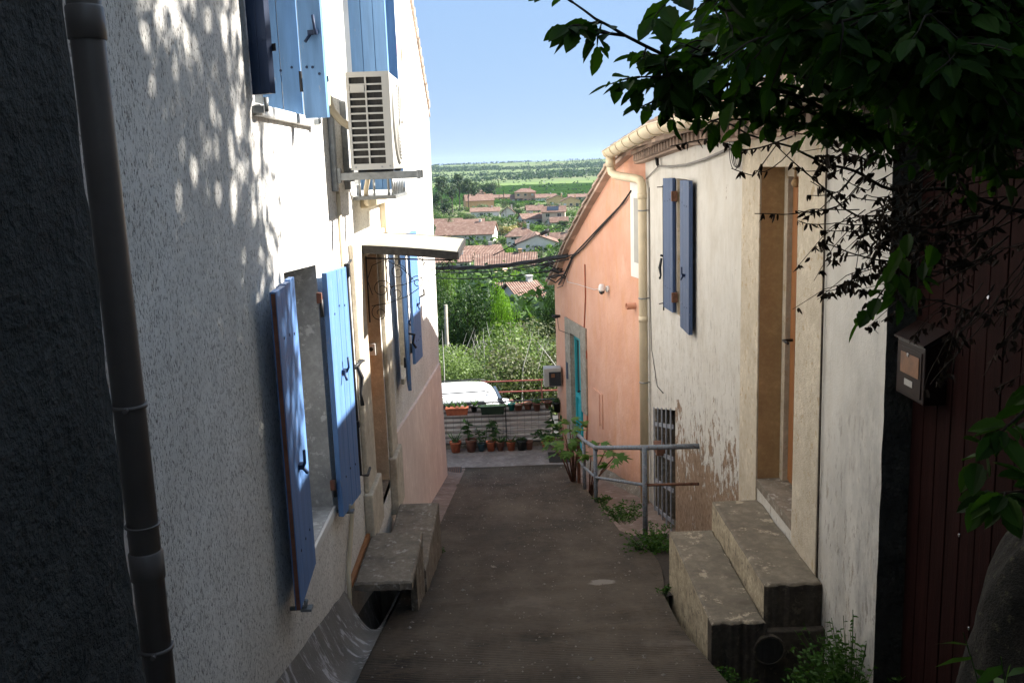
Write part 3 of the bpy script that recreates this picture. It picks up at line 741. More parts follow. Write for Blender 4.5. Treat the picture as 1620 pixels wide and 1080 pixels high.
# ------------------------------------------------------------------ left steps
def slab(x0, x1, y0, y1, z, th, jag=.012):
    mb = MB(); n = 14
    top = []
    for i in range(n+1): top.append((x0+(x1-x0)*i/n, y0+random.uniform(-jag, jag)*.5))
    for i in range(1, n+1): top.append((x1+random.uniform(-jag, jag)*.4, y0+(y1-y0)*i/n))
    for i in range(1, n+1): top.append((x1-(x1-x0)*i/n, y1))
    for i in range(1, n): top.append((x0, y1-(y1-y0)*i/n))
    b = len(mb.v); k = len(top)
    ins = [(x0+.012+(p[0]-x0)*(1-.024/(x1-x0)), y0+.012+(p[1]-y0)*(1-.024/(y1-y0))) for p in top]
    mb.v += [(p[0], p[1], z) for p in ins] + [(p[0], p[1], z-.012+random.uniform(-.003,.003)) for p in top] + [(p[0]+random.uniform(-.004,.004), p[1]+random.uniform(-.006,.006), z-th) for p in top]
    mb.face(range(b, b+k))
    for i in range(k):
        j = (i+1) % k; mb.face((b+k+i, b+k+j, b+j, b+i)); mb.face((b+2*k+i, b+2*k+j, b+k+j, b+k+i))
    mb.face([b+2*k+i for i in reversed(range(k))]); return mb
ST = empty('concrete_doorsteps', (LX, 6.3, zr(6.3)), 'pair of worn concrete slabs stepping down below the left door and awning', 'steps')
o = slab(LX+.03, -.655, 5.48, 6.30, -.92, .055).build('step', M['conc'], ST)
mb = slab(-.705, -.662, 5.80, 6.30, -.976, .6, .01); mb.build('support', M['conc'], o)
mb = slab(LX+.065, -.65, 6.302, 7.66, -1.21, .75); mb.build('step', M['conc'], ST)
mb = MB(); mb.box((LX+.002, 5.45, -.935), (LX+.028, 6.24, -.90)); mb.build('wooden_wedge', M['wood_door'], ST)

# ------------------------------------------------------------------ dark building and downpipe at the left edge
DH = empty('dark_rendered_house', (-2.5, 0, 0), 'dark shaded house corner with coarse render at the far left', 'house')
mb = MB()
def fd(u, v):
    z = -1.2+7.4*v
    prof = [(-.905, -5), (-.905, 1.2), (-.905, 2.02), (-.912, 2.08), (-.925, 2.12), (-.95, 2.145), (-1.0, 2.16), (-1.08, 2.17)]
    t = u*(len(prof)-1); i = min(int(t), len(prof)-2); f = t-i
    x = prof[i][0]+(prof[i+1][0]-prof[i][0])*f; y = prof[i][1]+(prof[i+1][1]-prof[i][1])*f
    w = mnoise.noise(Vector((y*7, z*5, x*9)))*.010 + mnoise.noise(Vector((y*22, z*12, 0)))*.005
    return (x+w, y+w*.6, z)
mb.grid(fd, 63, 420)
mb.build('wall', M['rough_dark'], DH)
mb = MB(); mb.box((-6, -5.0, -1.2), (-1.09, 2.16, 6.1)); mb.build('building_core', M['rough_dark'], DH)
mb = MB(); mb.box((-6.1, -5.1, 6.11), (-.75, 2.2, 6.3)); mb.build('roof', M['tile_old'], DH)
DP = empty('drainpipe', (-.985, 2.36, -.3), 'dark brown drainpipe clamped to the left wall beside the dark house corner', 'drainpipe')
mb = MB(); px_, py_ = -.985, 2.36
mb.tube([(px_,py_,4.4),(px_,py_,-.52)], .040, 20); mb.build('pipe', M['pvc_dark'], DP)
for z in (.55, 1.93):
    mb = MB(); mb.lathe([(.0405,0),(.0445,.002),(.0445,.075),(.0405,.08)], (px_,py_,z), 20, False); mb.build('socket', M['pvc_dark'], DP)
for z in (.345, 1.02, .70):
    mb = MB(); mb.lathe([(.041,0),(.0455,0),(.0455,.010 if z != .7 else .004),(.041,.010 if z != .7 else .004)], (px_,py_,z), 20)
    if z != .7: mb.tube([(px_+.01,py_-.045,z+.005),(px_+.012,py_-.060,z+.005)], .007, 6); mb.tube([(px_-.03,py_,z+.005),(LX-.02,py_,z+.005)], .005, 6); mb.box((px_-.075,py_-.04,z),(px_-.035,py_-.028,z+.012))
    mb.build('clamp', M['pvc_dark'], DP)

# ------------------------------------------------------------------ right white house
RX = 1.70; RY0, RY1 = 4.14, 11.35
RH = empty('worn_white_house', (RX+3, 7.5, zr(7.5)), 'old off-white house with peeling plaster and cream gutter on the right of the alley', 'house')
D_door = [(5.43,-.62),(6.25,-.62),(6.25,1.535),(5.43,1.535)]
D_win = [(8.80,.08),(9.30,.08),(9.30,1.42),(8.80,1.42)]
D_gr = [(9.42,-2.35),(10.75,-2.66),(10.75,-1.28),(9.42,-.95)]
mb = MB()
N = 60   # rough near corner: the outline wobbles a little
outer = [(RY0+.012*mnoise.noise(Vector((0, i*.35, 2))), -1.6+3.35*i/N) for i in range(N+1)]
outer = outer + [(8.4,1.75),(RY1,1.66),(RY1,-3.4)]
wall_face(mb, outer, [D_door, D_win, D_gr], lambda y, z: (RX, y, z))
mb.poly([(RX,RY1,-3.4),(6,RY1,-3.4),(6,RY1,3.2),(RX,RY1,1.75)]); mb.poly([(6,RY0,-1.6),(6,RY1,-3.4),(6,RY1,3.2),(6,RY0,3.2)])
mb.build('wall', M['worn'], RH)
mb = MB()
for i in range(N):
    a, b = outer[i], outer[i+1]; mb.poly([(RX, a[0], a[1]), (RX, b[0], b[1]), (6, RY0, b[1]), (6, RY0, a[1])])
mb.build('dark_end_wall', M['rough_dark'], RH)  # end wall takes the dark render, darker than the alley face
lining('door_reveal', D_door, .205, M['ochre'], RH, RX, +1)
lining('window_reveal', D_win, .16, M['surround'], RH, RX, +1)
lining('cellar_reveal', D_gr, .25, M['conc'], RH, RX, +1, 'cellar_opening', M['ac_dark'])
w_ = window(D_win, RX+.12, RH, M['surround'], 1)
mb = MB(); mb.box((RX+.15, 5.435, -.60), (RX+.19, 5.49, 1.53)); mb.box((RX+.152, 6.17, -.6), (RX+.192, 6.245, 1.53)); mb.box((RX+.15, 5.49, 1.47), (RX+.19, 6.17, 1.53))
dr = None
o = MB(); o.box((RX+.193, 5.435, -.6), (RX+.21, 6.245, 1.53))
for i in range(6): o.box((RX+.18, 5.50+i*.11, -.58), (RX+.1925, 5.602+i*.11, 1.46))
dr = o.build('door', M['wood_door'], RH); mb.build('frame', M['surround'], dr)
mb = MB(); mb.tube([(RX+.18, 6.10, .40), (RX+.12, 6.10, .40), (RX+.12, 6.0, .40)], .010, 6); mb.build('handle', M['black_iron'], dr)
mb = MB(); mb.lathe([(.0,0),(.022,.01),(.03,.03),(.022,.05),(.0,.06)], (RX+.15, 6.0, 1.40), 12); mb.tube([(RX+.15,6.0,1.455),(RX+.15,6.0,1.534)], .012, 8); mb.build('porch_lamp', M['ochre'], RH)
# raised surround round the door
mb = MB(); T = .012
def strip(y0, y1, z0, z1):
    mb.box((RX-T, y0, z0), (RX, y1, z1))
strip(4.98, 5.43, -.95, 1.78); strip(6.25, 6.72, -.95, 1.78); strip(5.43, 6.25, 1.535, 1.78)
mb.build('door_surround', M['surround'], RH, bevel=.006)
mb = MB(); mb.tube([(RX-.012, 4.96, 1.7), (RX-.014, 4.955, .6), (RX-.012, 4.95, -.2), (RX-.01, 4.94, -.95)], .006, 6); mb.build('seam', M['conc_dark'], RH)
mb = MB(); mb.box((RX-.01, 5.435, -.66), (RX+.205, 6.245, -.602)); mb.build('threshold', M['conc'], RH)
# cellar grille
mb = MB()
for i in range(5):
    y = 9.52+i*.28; zb = -2.35-.23*(y-9.42); zt = -.95-.25*(y-9.42)+.02
    mb.bar((RX-.03, y, zb), (RX-.03, y, zt), .035, .012)
for k in range(4):
    f = .12+.25*k; a = (RX-.018, 9.44, -2.35+1.4*f); b = (RX-.018, 10.74, -2.66+1.38*f); mb.bar(a, b, .012, .045)
mb.build('cellar_grille', M['grille_paint'], RH)
mb = MB(); mb.box((RX-.10, 10.0, -1.62), (RX+.0, 10.25, -1.52)); mb.build('bracket', M['rust'], RH)
# shutters of its window
r1 = shutter(RH, (RX-.03, 8.79), -91, .46, .04, 1.42, M['slate_blue'], side=-1, planks=3, th=.035, latch=(.5,.55))
r2 = shutter(RH, (RX-.012, 9.32), 93, .42, .09, 1.42, M['slate_blue'], side=+1, planks=3, th=.03)
for zz in (1.25, .25):
    mb = MB(); mb.box((RX-.06, 9.265, zz-.05), (RX+.0, 9.295, zz+.05)); mb.build('hinge_block', M['rust'], RH, bevel=.004)
mb = MB(); X = RX-.06
mb.tube([(X,9.75,.62),(X-.03,9.76,.63)], .012, 7); mb.tube([(X-.02,9.75,.60),(X-.04,9.74,.50),(X-.03,9.74,.42),(X-.045,9.72,.39)], [.012,.017,.01,.012], 7)
mb.tube([(X,9.75,1.33),(X-.06,9.77,1.33)], .006, 6); mb.tube([(X,9.74,.13),(X-.05,9.75,.12)], .006, 6); mb.tube([(X,9.75,1.35),(X,9.75,.05)], .008, 6)
mb.build('shutter_bolt', M['black_iron'], r2)
# roof, genoise, gutter
EX, EZ = 1.40, 1.90; SL = .33
def ef(y): return -.047*max(0, y-8.4)
mb = MB()
mb.hexa([(EX,RY0-.1,EZ-.03),(6,RY0-.1,EZ-.03+SL*(6-EX)),(6,12.05,EZ-.03+SL*(6-EX)),(EX,12.05,EZ-.03+ef(12.05)),
         (EX,RY0-.1,EZ),(6,RY0-.1,EZ+SL*(6-EX)),(6,12.05,EZ+SL*(6-EX)),(EX,12.05,EZ+ef(12.05))])
n = 40
for i in range(n):
    y = RY0+.0+i*(11.95-RY0)/n; j = random.uniform(-.02,.02)
    for k in range(4):
        x0 = EX-.05+j+k*.38; z0 = EZ+.02+SL*(x0-EX)+.004*(k % 2)+ef(y)*(1-k/5); mb.tube([(x0, y, z0), (x0+.42, y, z0+SL*.42-.015)], [.07,.058], 8)
mb.build('roof', M['tile_old'], RH)
mb = MB()
for a, b in ((RY0, 8.4), (8.4, RY1+.25)):
    for x_, z_, t_ in ((1.56, 1.825, .035), (1.60, 1.715, .02)):
        mb.hexa([(x_,a,z_+ef(a)),(RX+.02,a,z_+ef(a)),(RX+.02,b,z_+ef(b)),(x_,b,z_+ef(b)),(x_,a,z_+t_+ef(a)),(RX+.02,a,z_+t_+ef(a)),(RX+.02,b,z_+t_+ef(b)),(x_,b,z_+t_+ef(b))])
nn = 44
for k in range(1):
    for i in range(nn):
        y = RY0+.1+i*(RY1+.15-RY0)/nn; x = 1.57; z = 1.78+ef(y)
        mb.tube([(x, y, z), (RX, y, z)], .043, 8)
mb.build('genoise_cornice', M['tile_old'], RH)
gy0, gy1 = 3.9, 12.05; GX, GZ, GR = 1.34, 1.885, .083
mb = MB()
def fgut(u, v, r=GR):
    a = math.pi + math.pi*v; return (GX+r*math.cos(a), gy0+(gy1-gy0)*u, GZ+.02+ef(gy0+(gy1-gy0)*u)+r*math.sin(a)*1.05)
mb.grid(lambda u, v: fgut(u, v), 60, 12); mb.grid(lambda u, v: fgut(u, v, GR-.004), 60, 12)
mb.tube([(GX-GR, gy0, GZ+.022), (GX-GR, 8.4, GZ+.022), (GX-GR, gy1, GZ+.022+ef(gy1))], .008, 6)
for y in (gy0, gy1):
    b = len(mb.v); 
    pts = [(GX+GR*math.cos(math.pi+math.pi*k/12), y, GZ+.018+ef(y)+GR*math.sin(math.pi+math.pi*k/12)*1.05) for k in range(13)]; mb.poly(pts)
g = mb.build('gutter', M['pvc_cream'], RH)
y = gy0+.35
while y < gy1:
    mb = MB(); pts = [(GX+(GR+.006)*math.cos(math.pi+math.pi*k/14), y, GZ+.02+ef(y)+(GR+.006)*1.05*math.sin(math.pi+math.pi*k/14)) for k in range(15)]
    mb.tube(pts, .007, 6); mb.build('gutter_bracket', M['pvc_cream'], g); y += .58
mb = MB()
PX = 1.625; PY = 11.12; 
path = [(GX+.01,11.93,1.68),(GX+.01,11.93,1.54),(GX+.02,11.90,1.475),(GX+.05,11.85,1.44),(GX+.12,11.75,1.42),(PX-.07,11.32,1.40),(PX-.015,11.20,1.38),(PX,PY+.01,1.33),(PX,PY,1.22),(PX,PY,-2.6)]
mb.tube(path, .052, 16)
for z in (1.16, -.30, ): mb.lathe([(.053,0),(.057,0),(.057,.07),(.053,.07)], (PX,PY,z), 16)
mb.lathe([(.053,0),(.060,0),(.060,.12),(.053,.12)], (GX+.01,11.93,1.54), 16)
dpp = mb.build('downpipe', M['pvc_cream'], RH)
for z in (1.02, -.02, -1.05, -1.9):
    mb = MB(); mb.lathe([(.053,0),(.058,0),(.058,.016),(.053,.016)], (PX,PY,z), 16); mb.tube([(PX+.05,PY,z+.008),(RX,PY,z+.008)], .006, 6); mb.build('pipe_clip', M['galv'], dpp)
mb = MB(); mb.tube([(RX-.01,11.30,1.3),(RX-.012,11.28,.2),(RX-.01,11.30,-1.0),(RX-.01,11.25,-2.5)], .006, 6)
mb.tube([(RX-.01,11.0,1.3),(RX-.012,10.98,.0),(RX-.01,10.9,-.6),(RX-.012,10.5,-.95),(RX-.012,10.1,-.93)], .0045, 6); mb.build('wall_cable', M['cable'], RH)

# ------------------------------------------------------------------ overhead wire and coil on the white wall
pts = [onx(*p, RX-.03) for p in ((1160,232),(1140,241),(1115,252),(1085,261),(1060,264),(1042,263))]
WR = empty('wall_wire', pts[-1], 'grey wire sagging under the cream gutter to a black clamp above the blue shutters', 'wire')
mb = MB(); mb.tube(pts, .011, 6); mb.tube([pts[-1], onx(1030,275,RX-.02), onx(1022,283,RX-.01)], .006, 6); mb.build('strand', M['cable_grey'], WR)
mb = MB(); p = pts[-1]; mb.tube([p, p+Vector((-.02,-.03,.02)), p+Vector((-.02,.05,.10))], .016, 6); mb.tube([p, p+Vector((0,.05,.24))], .006, 5); mb.tube([p, p+Vector((0,.28,.30))], .006, 5); mb.build('clamp', M['cable'], WR)
c = onx(1166, 236, RX-.03); mb = MB()
for k in range(5):
    rx, rz = .10+.016*k, .11+.012*k; mb.tube([(RX-.02-.006*k, c.y+rx*math.cos(a)+.01*math.sin(k*2.1), c.z+rz*math.sin(a)-.02*math.cos(k)) for a in [2*math.pi*i/20 for i in range(21)]], .003, 5)
o = mb.build('cable_coil', M['cable'], label='coiled black cable hanging on the off-white wall beside the brown doorway', category='cable') if False else mb.build('cable_coil', M['cable'])
tag(o, 'coiled black cable hanging on the off-white wall left of the ochre doorway', 'cable')

# ------------------------------------------------------------------ right steps
def block(x0, x1, y0, y1, z, zb, jag=.01):
    return slab(x0, x1, y0, y1, z, z-zb, jag)
RS = empty('painted_doorsteps', (1.36, 5.4, zr(5.4)), 'two worn cream-edged concrete steps leading up to the ochre doorway', 'steps')
mb = block(1.372, RX-.002, 4.87, 6.20, -.735, -1.75, .022); 
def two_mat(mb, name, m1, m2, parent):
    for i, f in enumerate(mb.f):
        z = [mb.v[k][2] for k in f]; y_ = [mb.v[k][1] for k in f]; mb.m[i] = 0 if max(z)-min(z) < .02 else (2 if max(y_) < 4.93 else 1)  # upright faces at the near end take the dark concrete
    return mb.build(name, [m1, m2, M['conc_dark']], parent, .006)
two_mat(mb, 'step', M['conc_cream'], M['riser'], RS)
mb = block(1.065, 1.371, 4.81, 6.15, -.925, -1.8, .022); two_mat(mb, 'step', M['conc_cream'], M['riser'], RS)
mb = MB(); mb.box((1.373, 4.815, -1.8), (1.72, 4.87, -.99)); mb.build('footing', M['conc_dark'], RS, bevel=.01)
CP = MB(); cc = Vector((1.385, 4.79, -1.09))
CP.tube([cc+Vector((0,.30,0)), cc+Vector((0,-.005,0))], .088, 20, cap=False); CP.tube([cc+Vector((0,.30,0)), cc+Vector((0,-.005,0))], .078, 20, cap=False)
b = len(CP.v)
for r in (.088, .078):
    for j in range(20): a = 2*math.pi*j/20; CP.v.append((cc.x+r*math.cos(a), cc.y-.005, cc.z+r*math.sin(a)))
for j in range(20): CP.face((b+j, b+(j+1) % 20, b+20+(j+1) % 20, b+20+j))
pipe = CP.build('drain_pipe', M['conc_dark']); tag(pipe, 'round dark drain pipe mouth below the cream-edged steps', 'pipe')
mb = MB(); mb.tube([cc+Vector((0,.005,0)), cc+Vector((0,.0,0))], .078, 20); mb.build('dark_bore', M['ac_dark'], pipe)

# ------------------------------------------------------------------ handrail
HR = empty('handrail', (1.2, 8.3, zr(8.3)), 'grey-blue tubular handrail turning from the ramp to the peeling wall', 'railing')
P = [(1.21,8.27),(.955,10.45),(.915,11.6),(.90,12.35)]
tops = [(p[0], p[1], zr(p[1])+h) for p, h in zip(P, (.84,.66,.66,.68))]
for i, (p, t) in enumerate(zip(P, tops)):
    mb = MB(); mb.tube([(p[0], p[1], zr(p[1])-.15), t], .024, 10); mb.build('post', M['rail'] if i != 3 else M['rust'], HR)
mb = MB(); mb.tube([(RX, 8.22, tops[0][2]+.01), tops[0]] + tops[1:], .024, 10); mb.build('top_rail', M['rail'], HR)
mids = [(t[0], t[1], t[2]-.36) for t in tops]
mb = MB(); mb.tube([(RX, 8.22, mids[0][2]+.01), mids[0]], .014, 8); mb.build('lower_rail', M['rust'], HR)
mb = MB(); mb.tube(mids, .016, 8); mb.build('lower_rail', M['rail'], HR)

# ------------------------------------------------------------------ pink house
A = Vector((1.72, 11.4, 0)); B = Vector((.82, 16.0, 0)); U = (B-A).normalized(); PL = (B-A).length; PN = Vector((-U.y, U.x, 0))
if PN.x > 0: PN = -PN
def pk(s, z, off=0): return A + U*s + PN*off + Vector((0, 0, z))
def onpk(px, py, off=0):
    d = ray(px, py); t = ((A+PN*off-ORG).dot(PN))/d.dot(PN); return ORG + d*t
PH = empty('pink_house', (3, 14, -3), 'salmon pink house with turquoise door and steep tiled roof edge', 'house')
TOP = [(-.15,1.83),(1.3,1.47),(2.4,.93),(3.5,.34),(4.3,-.19),(PL,-.37)]
dh = [(3.04,-2.99),(3.66,-3.06),(3.66,-1.10),(3.04,-1.12)]
mb = MB(); outer = [(-.15,-3.4),(PL,-3.6)] + TOP[::-1]
wall_face(mb, outer, [dh], lambda s, z: pk(s, z))
e0, e1 = pk(PL,-3.6), pk(PL,-.37); mb.poly([e0, e0+Vector((5,1,0)), e1+Vector((5,1,0)), e1])
e0, e1 = pk(-.15,-3.4), pk(-.15,1.83); mb.poly([e0, e0+Vector((5,1,0)), e1+Vector((5,1,0)), e1])
mb.build('wall', M['pink'], PH)
mb = MB()
for (a, za), (b, zb) in zip(TOP, TOP[1:]):
    if b == PL: b += .12; zb -= .08
    p = [pk(a, za, .10), pk(b, zb, .10), pk(b, zb)+Vector((5,1,0)), pk(a, za)+Vector((5,1,0))]
    mb.hexa(p + [q+Vector((0,0,.045)) for q in p])
    L_ = math.hypot(b-a, zb-za); m_ = max(1, round(L_/.33))
    for k in range(m_):
        t0, t1 = k/m_, (k+1.15)/m_
        mb.hexa([pk(a+(b-a)*t0, za+(zb-za)*t0+.05, .13), pk(a+(b-a)*t1, za+(zb-za)*t1+.075, .13), pk(a+(b-a)*t1, za+(zb-za)*t1+.075, -.02), pk(a+(b-a)*t0, za+(zb-za)*t0+.05, -.02), pk(a+(b-a)*t0, za+(zb-za)*t0+.085, .125), pk(a+(b-a)*t1, za+(zb-za)*t1+.115, .125), pk(a+(b-a)*t1, za+(zb-za)*t1+.15, .0), pk(a+(b-a)*t0, za+(zb-za)*t0+.12, .0)])
        for off, r0, dz in ((-.09, .085, .075), (-.26, .085, .075)):
            mb.tube([pk(a+(b-a)*t0, za+(zb-za)*t0+dz-.012, off), pk(a+(b-a)*t1, za+(zb-za)*t1+dz+.012, off)], [r0, r0*.84], 9)
mb.build('roof', M['verge_tile'], PH)
mb = MB()
for i in range(4):
    a, b = dh[i], dh[(i+1) % 4]; mb.poly([pk(*a), pk(*b), pk(*b, -.09), pk(*a, -.09)])
mb.build('door_reveal', M['stone'], PH)
mb = MB(); mb.hexa([pk(3.04,-3.06,-.08),pk(3.66,-3.06,-.08),pk(3.66,-3.06,-.12),pk(3.04,-3.06,-.12),pk(3.04,-1.10,-.08),pk(3.66,-1.10,-.08),pk(3.66,-1.10,-.12),pk(3.04,-1.10,-.12)])
def pbox(s0, s1, z0, z1, o0, o1): mb.hexa([pk(s0,z0,o0),pk(s1,z0,o0),pk(s1,z0,o1),pk(s0,z0,o1),pk(s0,z1,o0),pk(s1,z1,o0),pk(s1,z1,o1),pk(s0,z1,o1)])
for s0, s1, z0, z1 in ((3.05,3.10,-3,-1.12),(3.60,3.65,-3,-1.12),(3.32,3.37,-3,-1.12),(3.10,3.32,-2.15,-2.08),(3.37,3.60,-2.15,-2.08),(3.10,3.32,-1.18,-1.12),(3.37,3.60,-1.18,-1.12)): pbox(s0,s1,z0,z1,-.079,-.045)
for s0, s1 in ((3.14,3.28),(3.41,3.56)): pbox(s0,s1,-2.9,-2.25,-.079,-.065)
d = mb.build('door', M['turq'], PH)
mb = MB(); pbox(3.11,3.31,-2.07,-1.2,-.078,-.070); mb.cut(); pbox(3.38,3.59,-2.07,-1.2,-.078,-.070); mb.build_split('pane', M['glass'], d)
mb = MB(); mb.tube([pk(3.34,-2.0,-.045), pk(3.34,-2.0,.0), pk(3.30,-2.0,.0)], .012, 6); mb.build('handle', M['black_iron'], d)
mb = MB(); pbox(3.662,3.97,-3.10,-.88,0,.03); pbox(2.74,3.038,-2.25,-.88,0,.03); pbox(3.038,3.662,-1.098,-.88,0,.03); mb.build('stone_surround', M['stone'], PH, bevel=.008)
mb = MB(); pbox(3.8,3.9,-1.9,-1.62,.031,.036); mb.build('number_plate', M['navy'], PH)
mb = MB(); pbox(.20,.56,.16,1.34,0,.02); o = mb.build('window_frame', M['white_paint'], PH); mb = MB(); pbox(.26,.42,.35,1.15,.021,.024); mb.build('pane', M['grey_plastic'], o)
mb = MB(); pbox(1.95,2.42,-1.76,-1.73,0,.015); pbox(1.95,1.99,-2.25,-1.76,0,.015); pbox(2.10,2.13,-2.25,-1.76,0,.015); mb.build('vent_frame', M['pink'], PH)
mb = MB(); mb.tube([pk(.46,-.21,0), pk(.46,-.21,.12)], .042, 14, cap=False); mb.tube([pk(.46,-.21,.10), pk(.46,-.21,.102)], .036, 14); mb.build('vent_pipe', M['pink'], PH)
mb = MB()
cr = [(925,418),(926,470),(924,520),(928,560),(926,610),(929,660),(928,700)]
mb.tube([onpk(*p, .012) for p in cr], .010, 6); mb.build('wall_pipe', M['terra'], PH)
mb = MB()
mb.tube([pk(-.05,1.3,.02),pk(.1,1.1,.02),pk(.03,-1,.02),pk(.06,-2.5,.02)], .012, 6); mb.build('wall_pipe', M['terra_dark'], PH)
mb = MB()
for dx in (0, 5):
    mb.tube([onpk(998-dx*.6, 302+dx, .03), onpk(985-dx, 322+dx, .03), onpk(955-dx, 355+dx*.6, .03), onpk(925-dx, 390, .03), onpk(905-dx*.5, 408, .03)], .011, 6)
mb.tube([onpk(905,408,.03), onpk(895,430,.04), onpk(884,450,.03)], .016, 6); mb.tube([onpk(905,410,.03), onpk(890,452,.05), onpk(882,455,.03)], .008, 5)
mb.build('wall_cable', M['cable'], PH)
mb = MB(); mb.grid(lambda u, v: pk(-.1+3.0*u, -2.52-.145*3.0*u-.20*v, .03+.14*v+.03*mnoise.noise(Vector((u*9, v*3, 0)))), 30, 5); mb.build('plinth', M['conc'], PH)
# security camera
p = onpk(963, 457, 0)
SC = empty('security_camera', p, 'small white dome security camera on the salmon wall', 'camera')
mb = MB(); mb.tube([p, p+PN*.035], .045, 12); q = p+PN*.10; mb.tube([p+PN*.03, q+Vector((0,0,.03))], .02, 8); mb.build('mount', M['white_plastic'], SC)
mb = MB(); mb.lathe([(0,.075),(.03,.072),(.045,.05),(.047,-.005),(.045,-.02)], q, 16); mb.build('housing', M['white_plastic'], SC)
mb = MB(); mb.lathe([(.043,-.021),(.038,-.05),(.02,-.068),(.0,-.072)], q, 16); mb.build('dome', M['glass'], SC)
mb = MB(); mb.tube([p+PN*.02+Vector((0,0,.03)), onpk(940,458,.01), onpk(915,450,.01), onpk(898,446,.02), onpk(892,430,.03)], .004, 5); mb.build('lead', M['white_plastic'], SC)
# bell bracket and black lamp by the corner
mb = MB(); p = onpk(886, 500, 0); mb.tube([p, p+PN*.08, p+PN*.13+Vector((0,0,.01))], [.02,.035,.02], 8); mb.tube([p+PN*.05, p+PN*.03+Vector((0,-.1,-.22)), onpk(905,530,.02)], .005, 5)
tag(mb.build('wall_lamp', M['black_iron']), 'tiny black lamp at the pink house corner above the meter box', 'lamp')
# meter box
bx = ony(860, 583, 15.75)
MX = empty('meter_box', (.72, 15.75, -2.15), 'pale grey electricity meter box with a dark window at the pink house corner', 'meter box')
mb = MB(); mb.box((.575, 15.55, -2.12), (.875, 15.80, -1.80)); o = mb.build('housing', M['grey_plastic'], MX, bevel=.01)
mb = MB(); mb.box((.66, 15.53, -2.10), (.865, 15.549, -1.86)); mb.build('window', M['glass'], o, bevel=.003)
mb = MB(); mb.box((.70, 15.522, -1.95), (.76, 15.529, -1.89)); mb.build('seal', M['kraft'], o)

# ------------------------------------------------------------------ overhead cables across the valley view
def cable(pts, rad, label, name='overhead_cable', mat='cable', twist=0):
    mb = MB(); full = []
    for (a, b) in zip(pts, pts[1:]):
        a, b = Vector(a), Vector(b)
        for k in range(16):
            t = k/16; full.append(a+(b-a)*t - Vector((0, 0, .12*(b-a).length/6*math.sin(math.pi*t))))
    full.append(Vector(pts[-1])); mb.tube(full, rad, 6)
    if twist:
        for ph in (0, 2.1, 4.2):
            mb.tube([p+Vector((0, math.cos(i*.7+ph), math.sin(i*.7+ph)))*rad*1.3 for i, p in enumerate(full)], rad*.6, 5)
    return tag(mb.build(name, M[mat]), label, 'cable')
a = onpk(898, 404, .04)
cable([a, ony(690, 424, 17.5)], .022, 'thick twisted black cable bundle strung from the pink wall over the treetops', twist=1)
cable([onpk(900, 410, .04), ony(690, 430, 18.5)], .012, 'thin black cable running just under the thick bundle', )
cable([onpk(890, 425, .04), ony(690, 440, 17.8)], .010, 'lowest thin black cable sagging over the dark green treetops')
cable([onpk(915, 400, .04), ony(872, 408, 15.2), ony(690, 418, 19.0)], .010, 'uppermost thin black cable over the far house roof')
mb = MB(); q = [ony(780,404,15.6), ony(812,388,15.6), ony(855,371,15.6)]; mb.tube(q, .010, 6); mb.tube([ony(855,371,15.6), ony(869,364,15.6)], [.028,.04], 8); mb.tube([ony(869,364,15.6), onpk(905,352,.02)], .006, 5)
tag(mb.build('cable_sleeve', M['cable']), 'short black sleeve on a thin wire in front of the white hillside house', 'cable')
mb = MB()
for i in range(14):
    s = 4.45-.1*random.random(); p = pk(s-i*.05, -.02-i*.012+random.uniform(-.08,.08), .05)
    mb.tube([p, p+Vector((-.05,.0,random.uniform(-.05,.05))), p+Vector((-.16,.05,random.uniform(-.06,.06))), p+Vector((-.28,.1,random.uniform(-.03,.03)))], .013, 5)
tag(mb.build('cable_splice', M['cable']), 'tangle of black cable splices at the pink gable corner', 'cable')

# ------------------------------------------------------------------ red gate, letterbox, wall end with added shade wall, stone at right edge
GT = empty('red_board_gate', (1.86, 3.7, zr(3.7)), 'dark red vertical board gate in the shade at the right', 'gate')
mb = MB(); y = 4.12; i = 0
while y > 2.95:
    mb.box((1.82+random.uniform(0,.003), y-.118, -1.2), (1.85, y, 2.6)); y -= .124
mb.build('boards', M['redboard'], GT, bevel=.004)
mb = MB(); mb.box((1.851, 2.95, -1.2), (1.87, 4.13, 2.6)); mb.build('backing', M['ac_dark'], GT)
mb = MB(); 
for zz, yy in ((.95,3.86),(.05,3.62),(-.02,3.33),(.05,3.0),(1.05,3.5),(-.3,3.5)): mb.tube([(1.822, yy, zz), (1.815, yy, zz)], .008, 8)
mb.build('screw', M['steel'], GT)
GW = empty('wall_end_and_shade_wall', (2.0, 0, 0), 'whitewashed wall end behind the rough stone at right edge, with an unseen wall added for shade', 'wall')
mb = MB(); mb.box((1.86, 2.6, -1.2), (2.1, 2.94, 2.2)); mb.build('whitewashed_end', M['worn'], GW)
mb = MB(); mb.box((2.0, -6, -1.2), (2.3, 2.6, 2.3)); mb.build('wall', M['rough_dark'], GW)  # out-of-view wall added to cut the light on the near alley
LB = empty('letterbox', (1.80, 3.9, .55), 'dark brown metal letterbox with a taped kraft note beside the red gate', 'letterbox')
bx0, bx1, by0, by1, bz0, bz1 = 1.725, 1.818, 3.80, 4.08, .55, .825
mb = MB(); mb.hexa([(bx0,by0,bz0),(bx1,by0,bz0),(bx1,by1,bz0),(bx0,by1,bz0),(bx0,by0,bz1-.03),(bx1,by0,bz1+.03),(bx1,by1,bz1+.03),(bx0,by1,bz1-.03)]); o = mb.build('box', M['boxbrown'], LB, bevel=.006)
